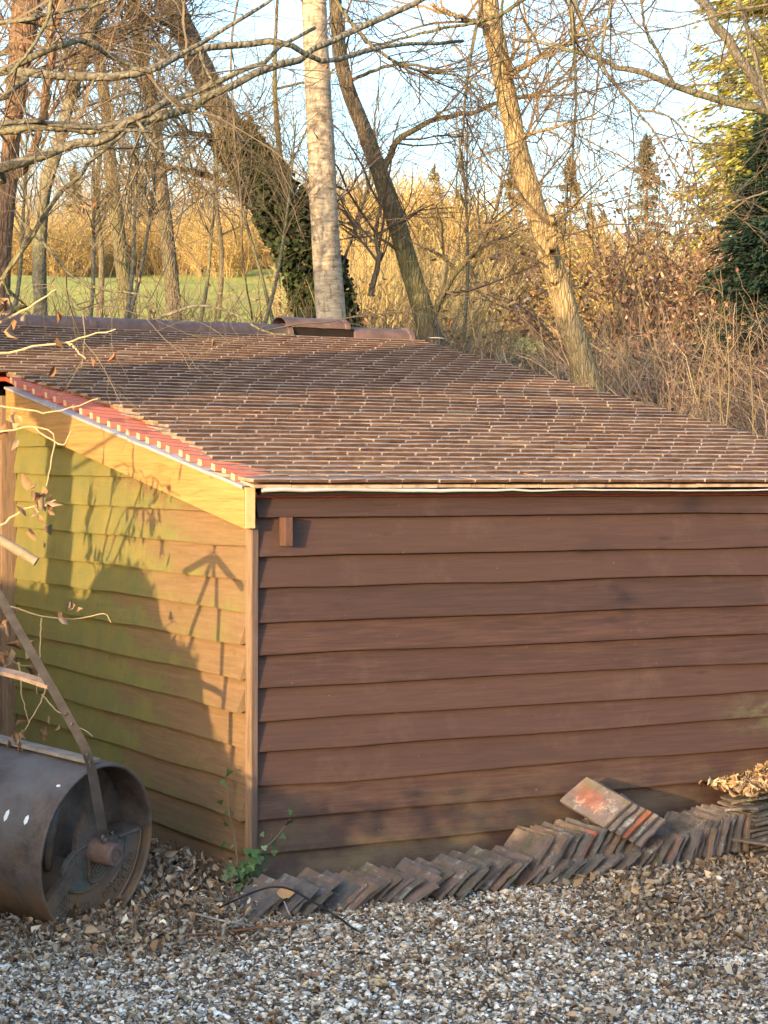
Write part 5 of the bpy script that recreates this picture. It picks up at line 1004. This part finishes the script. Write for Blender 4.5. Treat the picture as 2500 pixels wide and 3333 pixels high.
# brown leaved beech and the thickets behind the verge
cb = scrub('beech_bush', 'brown leaved young beech before the pointed conifer', 3.3, 1, 30, 420, 6500, [(.32, .17, .10), (.42, .25, .15), (.22, .115, .075), (.52, .36, .24), (.15, .085, .06)], (.17, .12, .08), None, .085); put(cb, 1400, 25, .84, -.1)
put(scrub('beech_bush', 'paler brown bush left of the leafy beech', 2.6, 1, 22, 240, 700, [(.34, .22, .12), (.44, .31, .18), (.24, .15, .09)], (.20, .14, .08), None, .12), 1325, 29, .55, -.1)
def arcs(name, label, x0, x1, Ya, Yb, n, h0, h1, colr, rr, leafn=0, leafc=None, lean=.9, grav=-.13, leafs=.05):
    Y = rng.uniform(Ya, Yb, n); X = (rng.uniform(x0, x1, n)/.6636-1250)/FPX*Y; Z = terrain(X, Y)-.04; D_ = np.stack([rng.normal(0, lean*.55, n), rng.normal(0, lean*.4, n), np.ones(n)], 1)
    Pn, Rn = grow(np.stack([X, Y, Z], 1), D_, rng.uniform(h0, h1, n), np.full(n, rr)*rng.uniform(.6, 1.4, n), 7, .13, grav, .45); mb = MB(); tubes(mb, Pn, Rn, 3, pick(colr, n, .22), cap=False)
    S, D2, r = spawn(Pn, Rn, n, 20, 70, .2, 1.); P2, R2 = grow(S, D2, rng.uniform(.15, .6, n)*h1*.5, np.full(n, rr*.55), 4, .16, -.03, .4); tubes(mb, P2, R2, 3, pick(colr, n, .25), cap=False)
    if leafn: S, _, _ = spawn(P2, R2, leafn, 20, 80, .1, 1.); cards(mb, S, rng.uniform(leafs*.5, leafs*1.2, leafn), pick(leafc, leafn, .22), None, .4, asp=.6)
    o = mb.build(name, M['twig']); return tag(o, label, 'thicket', kind='stuff')
GRY = [(.16, .135, .105), (.22, .19, .15), (.11, .09, .07), (.25, .20, .14)]; BRN = [(.17, .115, .085), (.23, .165, .125), (.12, .08, .06), (.27, .205, .145)]
arcs('thicket', 'grey tangled thicket just beyond the ridge end', 830, 1300, 14.8, 20, 3400, .5, 1.4, GRY, .004, 1400, [(.12, .10, .07), (.18, .15, .10), (.09, .085, .05)])
arcs('thicket', 'straw gold twigs rising behind the ridge end', 700, 1050, 24, 40, 1500, .9, 2.2, [(.30, .22, .10), (.38, .29, .13), (.22, .16, .08)], .007, 1500, [(.36, .28, .11), (.28, .2, .09)], .7, -.05, .09)
arcs('thicket', 'brownish scrub on the rise beyond the grey thicket', 700, 1330, 20.5, 30, 2200, .4, 1.0, GRY+BRN, .0045, 2500, [(.20, .14, .08), (.26, .19, .11), (.13, .11, .06)])
arcs('bramble', 'purplish brown bramble tangle beyond the verge', 1240, 1900, 14.5, 21, 3600, .5, 1.35, BRN, .0042, 2600, [(.20, .10, .07), (.28, .16, .10), (.14, .07, .06), (.11, .12, .045)])
arcs('undergrowth', 'green weedy undergrowth at the foot of the brambles', 1380, 1600, 12.8, 15.2, 700, .25, .8, [(.17, .17, .06), (.24, .22, .09), (.12, .13, .05)], .003, 1800, [(.13, .17, .05), (.19, .23, .08), (.20, .13, .07)], .9, -.1, .045)
arcs('thicket', 'straw coloured twiggy undergrowth behind the ridge', -300, 860, 15.5, 23, 3300, .4, 1.25, [(.17, .13, .075), (.23, .175, .10), (.12, .09, .055)], .0052, 700, [(.34, .2, .1), (.22, .15, .08)], .7, -.03)
arcs('thicket', 'tan twig mass of the far hedgerow on the left', -500, 760, 120, 140, 3600, 3, 8, [(.26, .19, .10), (.33, .24, .13), (.19, .14, .08)], .022, 2500, [(.33, .23, .10), (.25, .18, .08)], .6, -.02, .2)
arcs('reeds', 'tall green and straw grass clump at the right edge', 1575, 1700, 12.6, 14.2, 700, .8, 1.7, [(.20, .21, .08), (.32, .29, .14), (.13, .15, .05), (.40, .34, .19)], .0042, 0, None, .35, -.05)
# log store, stones and posts far right
ls = thing('log_store', 'small open log shelter with flat roof beside the dark conifer', 'log shelter', (screen(1545, 27), 27, tz(screen(1545, 27), 27)-.22), .1); mb = MB(); box(mb, (-.55, -.5, .62), (1.0, 0, .05), (0, .9, .1), (0, 0, .04)); mb.build('roof', M['flash'], ls)
for x in (.02, .22, -.45): mb = MB(); box(mb, (x, -.45, -.6), (.05, 0, 0), (0, .05, 0), (0, 0, 1.22)); mb.build('post', M['pine'], ls)
mb = MB(); box(mb, (-.5, .25, -.6), (.95, 0, 0), (0, .04, 0), (0, 0, 1.2)); mb.build('back_panel', M['dark'], ls)
pp = thing('log_pile', 'pile of pale cut logs left of the shelter', 'log pile', (screen(1490, 27), 27, tz(screen(1490, 27), 27)-.08), 0)
for i in range(14):
    mb = MB(); a = np.array([rng.uniform(-.5, .5), -.4, rng.uniform(-.1, .35)]); tubes(mb, np.array([a, a+np.array([rng.normal(0, .05), .6, 0])]), np.array([.06, .06]), 8); mb.add([a+.06*np.array([math.cos(t), 0, math.sin(t)]) for t in np.linspace(0, 6.283, 8, endpoint=False)], None, [(0, i_, i_+1) for i_ in range(1, 7)]); mb.build('log', M['pine'], pp)
for i, (x, Y) in enumerate(((1213, 30), (1232, 31), (1195, 33))):
    o = thing('fence_post', 'short pale fence post beyond the thicket', 'fence post', (screen(x, Y), Y, tz(screen(x, Y), Y)), 0, 'fence posts beyond the thicket'); mb = MB(); box(mb, (-.03, -.03, 0), (.06, 0, 0), (0, .06, 0), (0, 0, .7)); mb.build('post', M['pine'], o)
